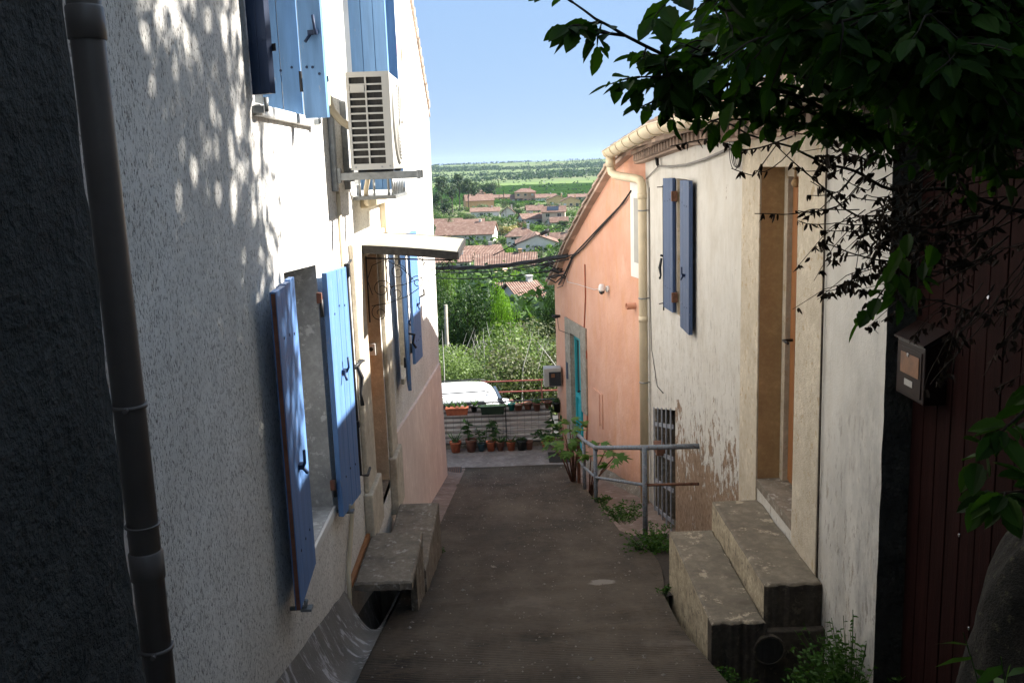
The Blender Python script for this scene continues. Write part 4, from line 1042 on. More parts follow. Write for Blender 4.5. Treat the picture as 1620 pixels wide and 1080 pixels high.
mb = MB(); mb.hexa([(bx0-.012,by0-.008,bz1-.026),(bx1,by0-.008,bz1+.036),(bx1,by1+.008,bz1+.036),(bx0-.012,by1+.008,bz1-.026),(bx0-.012,by0-.008,bz1-.018),(bx1,by0-.008,bz1+.044),(bx1,by1+.008,bz1+.044),(bx0-.012,by1+.008,bz1-.018)]); mb.build('lid', M['boxbrown'], LB)
mb = MB(); mb.box((bx0-.004, by0+.025, bz0+.02), (bx0-.0005, by1-.02, bz1-.055)); mb.build('door', M['boxbrown'], LB, bevel=.0015)
mb = MB(); mb.tube([(bx0-.004, by0+.15, bz1-.085), (bx0-.010, by0+.15, bz1-.085)], .010, 12); mb.build('lock', M['steel'], LB)
mb = MB(); mb.box((bx0-.0065, by0+.045, bz0+.105), (bx0-.0045, by1-.055, bz0+.195)); mb.build('taped_note', M['kraft'], LB)
mb = MB(); mb.box((bx0-.0062, by0+.10, bz0+.055), (bx0-.0045, by0+.18, bz0+.082)); mb.build('name_plate', M['grey_plastic'], LB)
mb = MB()
def fb(u, v):
    a = 2*math.pi*u; h = v; r = (1-.42*h**2.2)*math.sqrt(max(0, 1-max(0, (h-.78)/.22)**2.4))
    n = mnoise.noise(Vector((math.cos(a)*2, math.sin(a)*2, h*3)))*.10 + mnoise.noise(Vector((math.cos(a)*7, math.sin(a)*7, h*11)))*.035+mnoise.noise(Vector((math.cos(a)*20, math.sin(a)*20, h*30)))*.012
    return (1.86+(.56*r)*math.cos(a)*(1+n), 2.62+.45*r*math.sin(a)*(1+n), -1.2+1.83*h+n*.15)
mb.grid(fb, 90, 70); tag(mb.build('rough_stone', M['boulder']), 'large dark rough guard stone at the bottom right corner', 'stone')

# ------------------------------------------------------------------ terrace fence with planters and pots
FY = 15.95; FZ = tz
FN = empty('terrace_fence', (-.3, FY, FZ), 'black bar fence with striped sheet closing the end of the terrace', 'fence')
fx0, fx1 = -3.2, .84
mb = MB(); mb.grid(lambda u, v: (fx0+(fx1-.12-fx0)*u, FY+.03+.012*math.sin(v*55)+.01*mnoise.noise(Vector((u*9, v*4, 0))), FZ-.01+.74*v+(.04*u)), 40, 60); mb.build('striped_sheet', M['striped'], FN)
mb = MB(); zt = lambda x: FZ+.80+.02*(x+1)
mb.bar((fx0, FY, zt(fx0)), (fx1, FY, zt(fx1)), .03, .018); mb.bar((fx0, FY, FZ+.08), (fx1, FY, FZ+.08), .02, .012)
x = fx0+.05
while x < fx1: mb.tube([(x, FY, FZ), (x, FY, zt(x)+.07)], .0018, 4); x += .125
mb.build('bars', M['black_iron'], FN)
mb = MB()
for x in (fx0, -1.2, -.1, .83): mb.bar((x, FY, FZ), (x, FY, zt(x)+.02), .016)
mb.build('posts', M['black_iron'], FN)

def blade(mb, base, d, L, w, droop=.4, n=3, nrm=None):
    d = Vector(d).normalized(); base = Vector(base); side = d.cross(Vector((random.uniform(-1,1), random.uniform(-1,1), .3))).normalized()
    pts = []; p = base.copy(); dd = d.copy()
    for i in range(n+1):
        ww = w*math.sin(math.pi*(.15+.85*i/n))**.8 if i < n else 0.0
        pts.append((p.copy(), ww)); dd = (dd + Vector((0,0,-droop/n))).normalized(); p += dd*(L/n)
    b = len(mb.v)
    for p, ww in pts: mb.v.append(tuple(p-side*ww/2)); mb.v.append(tuple(p+side*ww/2))
    for i in range(n): mb.face((b+2*i, b+2*i+1, b+2*i+3, b+2*i+2))
def rnd_dir(up=.5):
    a = random.uniform(0, 6.283); z = random.uniform(up-.4, up+.4); return Vector((math.cos(a), math.sin(a), z)).normalized()
def plant(kind, p, s, parent, mat=None):
    p = Vector(p); mb = MB()
    if kind == 'spike':
        for i in range(11): blade(mb, p+Vector((random.uniform(-.3,.3)*s*.3, random.uniform(-.3,.3)*s*.3, 0)), rnd_dir(1.6), s*random.uniform(.6,1.1), s*.09, .25)
    elif kind == 'aloe':
        for i in range(16): blade(mb, p, rnd_dir(.8), s*random.uniform(.6,1.0), s*.11, .2)
    elif kind == 'stem':
        for k in range(3):
            q = p+Vector((random.uniform(-.05,.05), random.uniform(-.05,.05), 0)); t = q+Vector((random.uniform(-.1,.1), 0, s*random.uniform(.7,1.1)))
            mb.tube([q, (q+t)/2+Vector((.02,0,0)), t], .006, 5)
            for j in range(9): f = .25+.75*j/9; blade(mb, q+(t-q)*f, rnd_dir(.3), s*.28, s*.11, .7)
    elif kind == 'trail':
        for i in range(50): blade(mb, p+Vector((random.uniform(-s,s)*.5, random.uniform(-.4,.4)*s*.5, 0)), rnd_dir(.2), s*.35, s*.09, 1.4)
    else:
        for i in range(90):
            d = rnd_dir(.5); q = p + Vector((d.x, d.y, abs(d.z)))*s*.5*random.random()**.5 + Vector((0,0,s*.15)); blade(mb, q, rnd_dir(.3), s*.2, s*.09, .6, 2)
    return mb.build('plant', M[mat or 'potplant'], parent)
mb = MB(); mb.box((fx0, 15.925, FZ-.2), (.84, 16.32, FZ+.07)); mb.build('kerb', M['conc'], kind='structure')
GP = 'pots standing on the terrace by the fence'; GH = 'planters hanging on the terrace fence'
POTS = [(720,.105,.19,'terra','spike',.24,'wide terracotta pot of upright spiky leaves, leftmost on the terrace'),
 (745,.105,.22,'terra_dark','stem',.40,'brown pot with a tall drooping-leaf stem, second from the left wall'),
 (761,.07,.14,'pot_blue','stem',.34,'small petrol blue pot with a leafy upright plant beside the tall brown pot'),
 (776,.085,.17,'terra','stem',.45,'bright orange glazed pot with a thin bare tall stem'),
 (791,.075,.16,'terra_dark','aloe',.24,'dull terracotta pot with arching leaves between two brighter pots'),
 (808,.085,.16,'terra','aloe',.20,'terracotta pot with a low spiky rosette at the middle of the terrace row'),
 (825,.10,.18,'pot_black','bush',.16,'dark shaded black pot with sparse growth right of the rosette pot'),
 (837,.07,.15,'terra_dark','trail',.12,'small brown pot almost hidden beside the dark black pot'),
 (862,.065,.14,'terra','bush',.44,'terracotta pot under the biggest dark green bush near the fence corner'),
 (879,.12,.24,'stone','stem',.55,'large pale stone pot with a tall leafy plant in the fence corner')]
for px, r, h, mt, kd, s, lb in POTS:
    p = ony(px, 690, FY-.22); p.z = FZ+.004
    P_ = empty('plant_pot', p, lb, 'plant pot', GP)
    mb = MB(); mb.lathe([(r*.66,0),(r*.9,h*.78),(r*.92,h*.80),(r,h*.82),(r*1.02,h),(r*.9,h),(r*.86,h*.86)], p, 18, False); b = len(mb.v)
    mb.face([j for j in range(17, -1, -1)]); mb.build('pot', M[mt], P_)
    mb = MB(); mb.lathe([(0,h*.88),(r*.87,h*.87)], p, 18, False); mb.build('soil', M['soil'], P_)
    plant(kd, p+Vector((0,0,h*.86)), s, P_)
HANG = [(696,-.14,.10,.14,'pot_black','stem','small dark pot half hidden by the left house corner on the fence'),
 (723,.0,.40,.13,'terra','spike','long red terracotta trough hanging at the left of the fence'),
 (750,.0,.13,.12,'pot_black','spike','small black hanging pot between the red and the green troughs'),
 (779,.0,.42,.15,'pot_dgreen','trail','long dark green trough hanging at the middle of the fence'),
 (809,.0,.13,.13,'pot_green','none','empty teal plastic pot hanging on the fence'),
 (820,.0,.16,.11,'terra_dark','none','brown bowl hanging right of the teal pot'),
 (835,.0,.16,.12,'terra_dark','trail','brown pot with wilted growth hanging right of the brown bowl'),
 (849,.0,.14,.14,'terra_dark','bush','hanging pot with a fresh green bushy plant'),
 (867,.0,.14,.12,'terra_dark','trail','brownish hanging pot next to the fence corner'),
 (881,.0,.15,.18,'pot_black','bush','dark pot at the fence end below the meter box')]
M['pot_dgreen'] = simple('dark_green_trough', (.02,.035,.022), .5, .3, 12)
for i, (px, dy, w, h, mt, kd, lb) in enumerate(HANG):
    p = ony(px, 650-(px-700)*.11, FY-.10); p.z = zt(p.x)-h-.01-(.02 if i % 2 else 0)
    P_ = empty('hanging_planter', p, lb, 'planter', GH)
    mb = MB(); d = .075
    if w > .3:
        k = .9; mb.hexa([(p.x-w/2*k,p.y-d*.8,p.z),(p.x+w/2*k,p.y-d*.8,p.z),(p.x+w/2*k,p.y+d*.8,p.z),(p.x-w/2*k,p.y+d*.8,p.z),(p.x-w/2,p.y-d,p.z+h),(p.x+w/2,p.y-d,p.z+h),(p.x+w/2,p.y+d,p.z+h),(p.x-w/2,p.y+d,p.z+h)])
        mb.box((p.x-w/2-.008,p.y-d-.008,p.z+h-.025),(p.x+w/2+.008,p.y-d,p.z+h+.002))
        o = mb.build('trough', M[mt], P_, bevel=.006)
        for q in (-.35,-.1,.12,.36): plant(kd, (p.x+w*q, p.y, p.z+h), .16 if kd == 'spike' else .2, P_)
    else:
        mb.lathe([(w*.34,0),(w*.46,h*.8),(w*.52,h*.82),(w*.52,h),(w*.44,h),(w*.42,h*.85)], p, 16, False); mb.face([j for j in range(15, -1, -1)]); mb.build('pot', M[mt], P_)
        mb = MB(); mb.lathe([(0,h*.87),(w*.43,h*.86)], p, 16, False); mb.build('soil', M['soil'], P_)
        if kd != 'none': plant(kd, p+Vector((0,0,h*.85)), .18, P_)
    mb = MB(); mb.tube([(p.x, p.y+d, p.z+h*.8), (p.x, FY, p.z+h+.02), (p.x, FY+.01, p.z+h-.02)], .005, 5); mb.tube([(p.x, p.y, p.z-.01), (p.x, FY-.01, p.z-.01)], .005, 5); mb.build('hook', M['black_iron'], P_)
# drain grates and mat
mb = MB(); mb.box((-1.12, 13.95, zr(14.1)-.02), (-.82, 14.35, zr(14.1)+.016)); 
dg = mb.build('drain_grate', M['ac_dark']); tag(dg, 'black drain grate beside the pink house-corner dado at the ramp foot', 'drain')
mb = MB()
for i in range(9): mb.cut(); mb.box((-1.11+.032*i, 13.96, zr(14.1)+.017), (-1.095+.032*i, 14.34, zr(14.1)+.026))
mb.build_split('slat', M['rust'], dg)
mb = MB(); mb.box((.60, 14.95, tz+.001), (.98, 15.5, tz+.014)); tag(mb.build('door_mat', M['ac_dark'], bevel=.004), 'dark rectangular mat outside the turquoise door', 'mat')
mb = MB(); mb.box((.93, 14.0, zr(14)-.25), (1.22, 14.75, zr(14)-.03)); o = mb.build('street_drain', M['rust']); tag(o, 'rusty sunken drain frame beside the ramp foot under the fig leaves', 'drain')

# ------------------------------------------------------------------ car and roadside rail
def make_car(cx, cy, zg, rot):
    root = empty('parked_car', (cx, cy, zg), 'white estate car parked on the road behind the terrace fence', 'car')
    root.rotation_euler = (0, 0, rot)
    def L(mb, name, mat, parent=root, bevel=0):
        me_o = mb.build(name, mat, None, bevel); me_o.parent = parent; return me_o
    prof = [(-2.15,.45),(-2.2,.75),(-2.05,.95),(-1.2,1.08),(1.55,1.12),(2.05,1.05),(2.15,.7),(2.12,.42),(1.75,.28),(-1.8,.28)]
    W_ = .88; mb = MB(); mb.sm = False
    def section(pr, inset, z_in):
        mb = MB(); n = len(pr); ws = [(-1, W_-inset-z_in), (1, W_-inset-z_in)]
        return mb
    b = 0
    for sy, w in ((-1, W_-.06), (-1, W_), (1, W_), (1, W_-.06)):
        for x, z in prof:
            k = .985 if w != W_ else 1; mb.v.append((x*k, sy*w, .7+(z-.7)*(.97 if w != W_ else 1)))
    n = len(prof)
    for s in range(3):
        for i in range(n): j = (i+1) % n; mb.face((s*n+i, s*n+j, (s+1)*n+j, (s+1)*n+i))
    mb.face(range(n-1, -1, -1)); mb.face(range(3*n, 4*n))
    body = L(mb, 'body', M['car_white'], bevel=.03)
    # greenhouse: loops from waist to roof
    loops = [(-1.35,1.85,.84,1.05),(-.75,1.72,.76,1.34),(-.45,1.60,.70,1.50),(-.2,1.50,.66,1.56),(.1,1.2,.55,1.60)]
    mb = MB(); mb.sm = True
    def loop(x0, x1, w, z):
        c = (x0+x1)/2; h = (x1-x0)/2; pts = []
        for k in range(28):
            a = 2*math.pi*k/28; ca, sa = math.cos(a), math.sin(a); e = .35
            pts.append((c+h*math.copysign(abs(ca)**e, ca), w*math.copysign(abs(sa)**e, sa), z + (.012 if z > 1.5 else 0)*0))
        return pts
    for l in loops: mb.v += loop(*l)
    for s in range(len(loops)-1):
        for i in range(28): j = (i+1) % 28; mb.face((s*28+i, s*28+j, (s+1)*28+j, (s+1)*28+i))
    mb.face([4*28+i for i in range(28)]); L(mb, 'roof', M['car_white'])
    # side windows
    for sy in (-1, 1):
        for x0, x1, t0, t1 in ((-1.05,-.05,-.55,-.05),(.0,.82,.0,.80),(.90,1.55,.88,1.32)):
            mb = MB(); mb.hexa([(x0,sy*.80,1.09),(x1,sy*.80,1.09),(x1,sy*.862,1.09),(x0,sy*.862,1.09),(t0,sy*.70,1.44),(t1,sy*.70,1.44),(t1,sy*.762,1.44),(t0,sy*.762,1.44)]); L(mb, 'side_window', M['glass'])
        mb = MB(); mb.tube([(-.35, sy*.62, 1.575), (-.2, sy*.61, 1.62), (1.35, sy*.60, 1.62), (1.5, sy*.61, 1.575)], .014, 6); L(mb, 'roof_rail', M['black_iron'])
        mb = MB(); mb.box((-.95, sy*.90-.09, 1.05), (-.78, sy*.90+.09, 1.18)); L(mb, 'mirror', M['car_white'], bevel=.02)
        for wx in (-1.35, 1.35):
            mb = MB(); mb.tube([(wx, sy*.70, .33), (wx, sy*.885, .33)], .33, 24); t = L(mb, 'wheel', M['tyre']); mb = MB(); mb.tube([(wx, sy*.886, .33), (wx, sy*.895, .33)], .20, 16); L(mb, 'rim', M['galv'], t)
        mb = MB(); mb.box((-2.17, sy*.68-.14, .72), (-2.05, sy*.68+.14, .86)); L(mb, 'headlight', M['glass'], bevel=.02)
        mb = MB(); mb.box((2.02, sy*.74-.08, .85), (2.14, sy*.74+.08, 1.05)); L(mb, 'tail_light', M['terra_dark'], bevel=.02)
    mb = MB(); mb.hexa([(-1.38,-.70,1.09),(-1.33,-.70,1.07),(-1.33,.70,1.07),(-1.38,.70,1.09),(-.78,-.60,1.40),(-.74,-.60,1.38),(-.74,.60,1.38),(-.78,.60,1.40)]); L(mb, 'windscreen', M['glass'])
    mb = MB(); mb.hexa([(1.82,-.68,1.12),(1.88,-.68,1.12),(1.88,.68,1.12),(1.82,.68,1.12),(1.66,-.58,1.44),(1.72,-.58,1.44),(1.72,.58,1.44),(1.66,.58,1.44)]); L(mb, 'rear_window', M['glass'])
    return root
zroad = terr(0, 20.5)+.05
p = ony(799, 628, 20.3)
make_car(p.x-1.85, 20.2, zroad, R(7))
RR = empty('roadside_rail', (2, 23.3, zroad), 'thin red metal rail along the far side of the road', 'railing')
mb = MB()
for x in [i*1.6-12 for i in range(20)]:
    mb.bar((x, 23.3, zroad-.1), (x, 23.3, zroad+1.0), .022)
mb.build('posts', M['red_rail'], RR)
mb = MB(); mb.bar((-12, 23.3, zroad+1.0), (18, 23.3, zroad+1.02), .028); mb.bar((-12, 23.3, zroad+.72), (18, 23.3, zroad+.74), .03); mb.bar((-12, 23.3, zroad+.4), (18, 23.3, zroad+.42), .03); mb.build('rails', M['red_rail'], RR)

# ------------------------------------------------------------------ foliage
def clump(mb, c, r, n, size, sq=(1,1,1), shell=.35):
    c = Vector(c)
    for i in range(n):
        d = Vector((random.gauss(0,1), random.gauss(0,1), random.gauss(0,1))).normalized()
        k = r*(1-shell*random.random()**1.5); p = c+Vector((d.x*sq[0], d.y*sq[1], d.z*sq[2]))*k
        a = (d + Vector((random.gauss(0,.6), random.gauss(0,.6), random.gauss(0,.6)+.3))).normalized()
        u = a.orthogonal().normalized(); v = a.cross(u); th = random.random()*6.28; u, v = u*math.cos(th)+v*math.sin(th), v*math.cos(th)-u*math.sin(th)
        s = size*random.uniform(.6, 1.25)
        mb.poly([p-u*s*.5, p-v*s*.32, p+u*s*.5, p+v*s*.32])
def crown_mesh(kind, lod=1.0):
    """unit crown: height about 1 above z=0, radius about .5"""
    mb = MB()
    if kind == 'round':
        for i in range(int(16)):
            a = random.random()*6.28; rr = .30*math.sqrt(random.random()); z = random.uniform(.28,.80); rr *= 1.15-abs(z-.5)
            clump(mb, (rr*math.cos(a), rr*math.sin(a), z), random.uniform(.13,.22), int(70*lod), .075/lod**.55)
    elif kind == 'bush':
        for i in range(12):
            a = random.random()*6.28; rr = .38*math.sqrt(random.random()); clump(mb, (rr*math.cos(a), rr*math.sin(a), random.uniform(.2,.7)), random.uniform(.16,.28), int(60*lod), .09/lod**.6)
    elif kind == 'pine':
        for i in range(17):
            a = random.random()*6.28; z = .48+.42*random.random(); rr = .40*math.sqrt(random.random())*(1.25-z*.7)
            clump(mb, (rr*math.cos(a), rr*math.sin(a), z), random.uniform(.10,.17), int(75*lod), .06, (1.3,1.3,.6))
    elif kind == 'cypress':
        for i in range(16):
            z = .06+.9*i/16; clump(mb, (random.uniform(-.02,.02), random.uniform(-.02,.02), z), .10*(1-((z-.35)/.7)**2*.9)+.02, int(45*lod), .05, (1,1,1.4))
    elif kind == 'palm':
        for i in range(38):
            a = random.random()*6.28; e = random.uniform(-.5, 1.2); d = Vector((math.cos(a)*math.cos(e), math.sin(a)*math.cos(e), math.sin(e))); p = Vector((0,0,.74)); pts = []
            dd = d.copy()
            for k in range(5): pts.append(p.copy()); p = p+dd*.085; dd = (dd+Vector((0,0,-.28))).normalized()
            for k in range(4):
                s = pts[k+1]-pts[k]; sd = s.cross(Vector((0,0,1))).normalized()*.035
                for m_ in range(3):
                    q = pts[k]+s*m_/3; mb.poly([q, q+sd+s*.5+Vector((0,0,-.02)), q+s*.28]); mb.poly([q, q-sd+s*.5+Vector((0,0,-.02)), q+s*.28])
    return mb
def trunk_mesh(kind):
    mb = MB(); h = {'palm': .74, 'cypress': .3, 'pine': .62, 'round': .5, 'bush': .3}[kind]; r = {'palm': .022, 'pine': .022, 'round': .026, 'cypress': .015, 'bush': .02}[kind]
    mb.tube([(0,0,-.06),(0.01,0,h*.5),(-.005,.01,h)], [r*1.2, r, r*.75], 7)
    if kind in ('round','pine','bush'):
        for k in range(5):
            a = k*1.3; mb.tube([(0,0,h*(.5+.08*k)), (.16*math.cos(a), .16*math.sin(a), h*.9+.12), (.26*math.cos(a), .26*math.sin(a), h+.2)], [r*.6, r*.4, r*.15], 5)
    return mb
TPL = {}
def template(kind, matn, variant, lod):
    key = (kind, matn, variant, lod)
    if key not in TPL:
        cm = bpy.data.meshes.new(kind+'_crown'); m = crown_mesh(kind, lod); cm.from_pydata(m.v, [], m.f); cm.materials.append(M[matn])
        k2 = ('t', kind, variant)
        if k2 not in TPL:
            tm = bpy.data.meshes.new('trunk'); m = trunk_mesh(kind); tm.from_pydata(m.v, [], m.f); tm.materials.append(M['bark']); TPL[k2] = tm
        TPL[key] = (cm, TPL[k2])
    return TPL[key]
def tree(kind, matn, p, h, w, label, group=None, name=None, cat='tree', lod=1.0, variant=0, rz=None):
    cm, tm = template(kind, matn, variant, lod)
    nm = name or {'round':'broadleaf_tree','pine':'pine_tree','cypress':'cypress_tree','palm':'palm_tree','bush':'shrub'}[kind]
    r = empty(nm, p, label, cat, group); r.scale = (w, w, h); r.rotation_euler = (0, 0, rz if rz is not None else random.random()*6.28)
    for n_, me in (('crown', cm), ('trunk', tm)):
        o = bpy.data.objects.new(n_, me); COL.objects.link(o); o.parent = r
    return r
def tree_px(kind, matn, px, py_base, py_top, wpx, label, Y=None, **kw):
    if Y: b = ony(px, py_base, Y); b.z = min(b.z, terr(b.x, b.y)) if False else b.z
    else: b = G(px, py_base)
    t = ony(px, py_top, b.y); h = t.z-b.z; w = wpx/F*b.y
    if Y:
        g = terr(b.x, b.y)
        h += b.z-g; b.z = g
    return tree(kind, matn, b, h, w, label, **kw)

# ------------------------------------------------------------------ village houses
def hmat(name, c): 
    if name not in M: M[name] = simple(name, c, .9, .12, .8, 0)
    return name
for nm, c in (('wall_white',(.62,.60,.57)),('wall_pink',(.60,.37,.28)),('wall_orange',(.62,.38,.20)),('wall_yellow',(.64,.47,.25)),('wall_beige',(.56,.44,.36)),('wall_grey',(.48,.46,.45))): hmat(nm, c)
M['far_tile'] = None
def far_tile():
    m = Mat('far_canal_tile', .9, .1); w = m.wave(.9, .3, 1, None, 'X'); n = m.noise(.9, 6, .75)
    c = m.ramp(n, [(.3, (.16,.095,.075)), (.5, (.26,.165,.13)), (.72, (.42,.32,.26))]); c = m.mix(m.ramp(w, [(.2, .85), (.6, 0)]), c, (.07,.042,.035)); m.col(c)
    m.nrm(m.bump(w, .8, .08)); return m.m
M['far_tile'] = far_tile()
M['solar'] = simple('solar_panel', (.02,.03,.05), .25, .2, 3, spec=.6)
M['pale_blind'] = simple('pale_blind', (.62,.62,.62), .7, .08, 2)
M['awn_cloth'] = simple('yellow_awning_cloth', (.66,.52,.33), .9, .08, 2)
def house(px0, px1, pyb, pyt, pyr, wall, label, roof='gable', rot=0, depth=None, wins=3, ridge='x', Y=None, over=.5, chim=True, extra=None, floors=1):
    pc = G((px0+px1)/2, pyb) if not Y else ony((px0+px1)/2, pyb, Y)
    Yd = pc.y; w = (px1-px0)/F*Yd; hw = (pyb-pyt)/F*Yd; hr = max(.8, (pyt-pyr)/F*Yd); dpt = depth or w*.7
    Hh = empty('village_house', pc, label, 'house', 'houses on the valley floor'); Hh.rotation_euler = (0, 0, R(rot))
    def L(mb, name, mat, parent=Hh): o = mb.build(name, mat, None); o.parent = parent; return o
    x0, x1, y0, y1 = -w/2, w/2, 0, dpt; base = -2.5
    mb = MB(); mb.box((x0, y0, base), (x1, y1, hw))
    if roof == 'gable' and ridge == 'y': mb.poly([(x0,y0,hw),(x1,y0,hw),(0,y0,hw+hr)]); mb.poly([(x0,y1,hw),(x1,y1,hw),(0,y1,hw+hr)])
    if roof == 'gable' and ridge == 'x': mb.poly([(x0,y0,hw),(x0,y1,hw),(x0,(y0+y1)/2,hw+hr)]); mb.poly([(x1,y0,hw),(x1,y1,hw),(x1,(y0+y1)/2,hw+hr)])
    wo = L(mb, 'wall', M[wall]); o = over; t = .22
    mb = MB(); X0, X1, Y0, Y1 = x0-o, x1+o, y0-o, y1+o; ym = (y0+y1)/2; zb = hw-.12; zt = hw+hr+.12
    def sl(p): mb.hexa([(q[0],q[1],q[2]) for q in p]+[(q[0],q[1],q[2]+t) for q in p])
    if roof == 'gable' and ridge == 'x': sl([(X0,Y0,zb),(X1,Y0,zb),(X1,ym,zt),(X0,ym,zt)]); sl([(X0,ym,zt),(X1,ym,zt),(X1,Y1,zb),(X0,Y1,zb)])
    elif roof == 'gable': sl([(X0,Y0,zb),(0,Y0,zt),(0,Y1,zt),(X0,Y1,zb)]); sl([(0,Y0,zt),(X1,Y0,zb),(X1,Y1,zb),(0,Y1,zt)])
    elif roof == 'mono': sl([(X0,Y0,zb),(X1,Y0,zb),(X1,Y1,zt),(X0,Y1,zt)])
    else:
        rx = max(.1, w/2-dpt*.45); b = len(mb.v); mb.v += [(X0,Y0,zb),(X1,Y0,zb),(X1,Y1,zb),(X0,Y1,zb),(-rx,ym,zt),(rx,ym,zt)]
        for f in ((0,1,5,4),(1,2,5),(2,3,4,5),(3,0,4),(3,2,1,0)): mb.face([b+i for i in f])
        mb.box((X0,Y0,zb-.15),(X1,Y1,zb-.005))
    ro = L(mb, 'roof', M['far_tile'])
    if chim: mb = MB(); cx = w*.22; mb.box((cx, ym-.3, zb), (cx+.7, ym+.3, zt+.8)); mb.box((cx-.08, ym-.38, zt+.8), (cx+.78, ym+.38, zt+.95)); L(mb, 'chimney', M[wall], ro)
    fh = hw/floors
    for fl_ in range(floors):
        for i in range(wins):
            x = x0+w*(i+.5)/wins; z0 = fl_*fh+.9 if not (fl_ == 0 and i == wins-1) else .1; z1 = min(fl_*fh+2.2, hw-.4)
            ww = min(.75, w/wins*.28)
            mb = MB(); mb.box((x-ww-.08, -.06, z0-.08), (x+ww+.08, .0-.002, z0)); mb.box((x-ww-.08,-.06,z1), (x+ww+.08,-.002,z1+.08)); mb.box((x-ww-.08,-.06,z0),(x-ww,-.002,z1)); mb.box((x+ww,-.06,z0),(x+ww+.08,-.002,z1)); mb.box((x-.04,-.05,z0),(x+.04,-.002,z1))
            wf = L(mb, 'window', M['pale_blind']); mb = MB(); mb.box((x-ww, -.03, z0), (x+ww, -.001, z1)); L(mb, 'pane', M['glass'] if (i+fl_) % 3 else M['pale_blind'], wf)
    for sx, X in ((-1, x0), (1, x1)):
        mb = MB(); a, b_ = (X-.03, X-.001) if sx < 0 else (X+.001, X+.03); mb.box((a, ym-.6, .9), (b_, ym+.6, min(2.2, hw-.4))); L(mb, 'window', M['glass'])
    if extra == 'solar': mb = MB(); zz = lambda y: zb+t+.06+(zt-zb)*(y-Y0)/(ym-Y0); mb.hexa([(-w*.28,Y0+.9,zz(Y0+.9)),(w*.22,Y0+.9,zz(Y0+.9)),(w*.22,ym-.5,zz(ym-.5)),(-w*.28,ym-.5,zz(ym-.5))]+[(-w*.28,Y0+.9,zz(Y0+.9)+.08),(w*.22,Y0+.9,zz(Y0+.9)+.08),(w*.22,ym-.5,zz(ym-.5)+.08),(-w*.28,ym-.5,zz(ym-.5)+.08)]); L(mb, 'solar_panel', M['solar'], ro)
    if extra == 'awning': mb = MB(); mb.hexa([(-w*.2,-2.6,hw-1.1),(w*.28,-2.6,hw-1.1),(w*.28,-.06,hw-.35),(-w*.2,-.06,hw-.35),(-w*.2,-2.6,hw-1.0),(w*.28,-2.6,hw-1.0),(w*.28,-.06,hw-.25),(-w*.2,-.06,hw-.25)]); L(mb, 'awning', M['awn_cloth'])
    if extra == 'porch':
        mb = MB(); mb.box((w*.05,-2.5,hw-.5),(w*.45,-.02,hw-.3)); mb.box((w*.06,-2.45,-1),(w*.06+.25,-2.2,hw-.5)); mb.box((w*.42,-2.45,-1),(w*.44,-2.2,hw-.5)); L(mb, 'porch', M[wall])
    return Hh
house(755, 848, 436, 420, 405, 'wall_orange', 'long low orange house with striped tile roof and pale yellow awning', extra='awning', wins=5, depth=8)
house(820, 864, 490, 468, 452, 'wall_white', 'white house with pink tiled roof half hidden by the grey bush', roof='gable', rot=24, wins=2, depth=6)
house(789, 812, 474, 462, 452, 'wall_grey', 'small grey outbuilding with red tile roof left of the nearest white house', roof='mono', wins=1, chim=False)
house(818, 882, 402, 385, 373, 'wall_white', 'white gabled house behind the black cable sleeve', roof='gable', ridge='y', wins=3, depth=12)
house(802, 848, 394, 373, 362, 'wall_white', 'pale square two-storey house with pyramid roof left of the white gable', roof='hip', wins=2, floors=2)
house(872, 905, 392, 380, 370, 'wall_beige', 'beige house with stubby chimney right of the white gable', wins=2)
house(738, 800, 423, 410, 393, 'wall_grey', 'grey house with broad striped roof behind two cypresses', wins=3, depth=12, rot=12)
house(684, 744, 432, 415, 408, 'wall_white', 'white wall house just right of the awning tip', wins=3, depth=9)
house(690, 780, 386, 372, 355, 'wall_white', 'wide house with weathered striped roof beside the white house corner', wins=4, rot=-6, depth=14)
house(684, 730, 366, 358, 348, 'wall_beige', 'brown roofed house behind the wide striped roof', wins=2, chim=False)
house(722, 765, 362, 356, 349, 'wall_beige', 'low brown roof house right of the palm clump', wins=2, chim=False, Y=330)
house(745, 790, 344, 335, 330, 'wall_white', 'small white bungalow with low red roof among the olive trees', wins=4, roof='gable')
house(793, 815, 347, 338, 328, 'wall_white', 'white cottage with pointed roof right of the palms', ridge='y', wins=2)
house(858, 894, 357, 336, 328, 'wall_beige', 'beige two-storey house with dark solar panels on its roof', extra='solar', wins=2, floors=2, rot=-6)
house(827, 862, 357, 346, 339, 'wall_grey', 'garage wing with brown roof left of the solar panel house', wins=2, rot=18, chim=False)
house(872, 898, 359, 352, 345, 'wall_white', 'low white annexe with tiled porch below the solar panel house', wins=2, chim=False)
house(834, 860, 341, 333, 326, 'wall_beige', 'brown roofed bungalow behind the solar panel house', wins=2, rot=5)
house(815, 848, 320, 304, 299, 'wall_pink', 'pink two-storey villa at the edge of the green fields', roof='hip', wins=3, floors=2, extra='porch')
house(808, 826, 321, 315, 309, 'wall_pink', 'pink side wing of lower height left of the villa', roof='mono', wins=2, chim=False)
house(848, 880, 320, 313, 308, 'wall_white', 'white bungalow with grey roof right of the pink villa', ridge='x', wins=3)
house(866, 897, 326, 316, 310, 'wall_yellow', 'yellow gabled house at the right of the white bungalow', ridge='y', wins=2)
house(889, 918, 328, 318, 312, 'wall_yellow', 'ochre yellow house beside the roof edge of the pink house', ridge='y', wins=3)
house(900, 935, 318, 312, 308, 'wall_beige', 'farthest beige house just over the pink roof edge', wins=3)
house(738, 782, 332, 318, 309, 'wall_orange', 'orange house under the dark pines', ridge='x', wins=2, rot=10)
house(744, 768, 315, 307, 300, 'wall_white', 'white house with red roof highest on the left by the fields', wins=2, roof='hip')
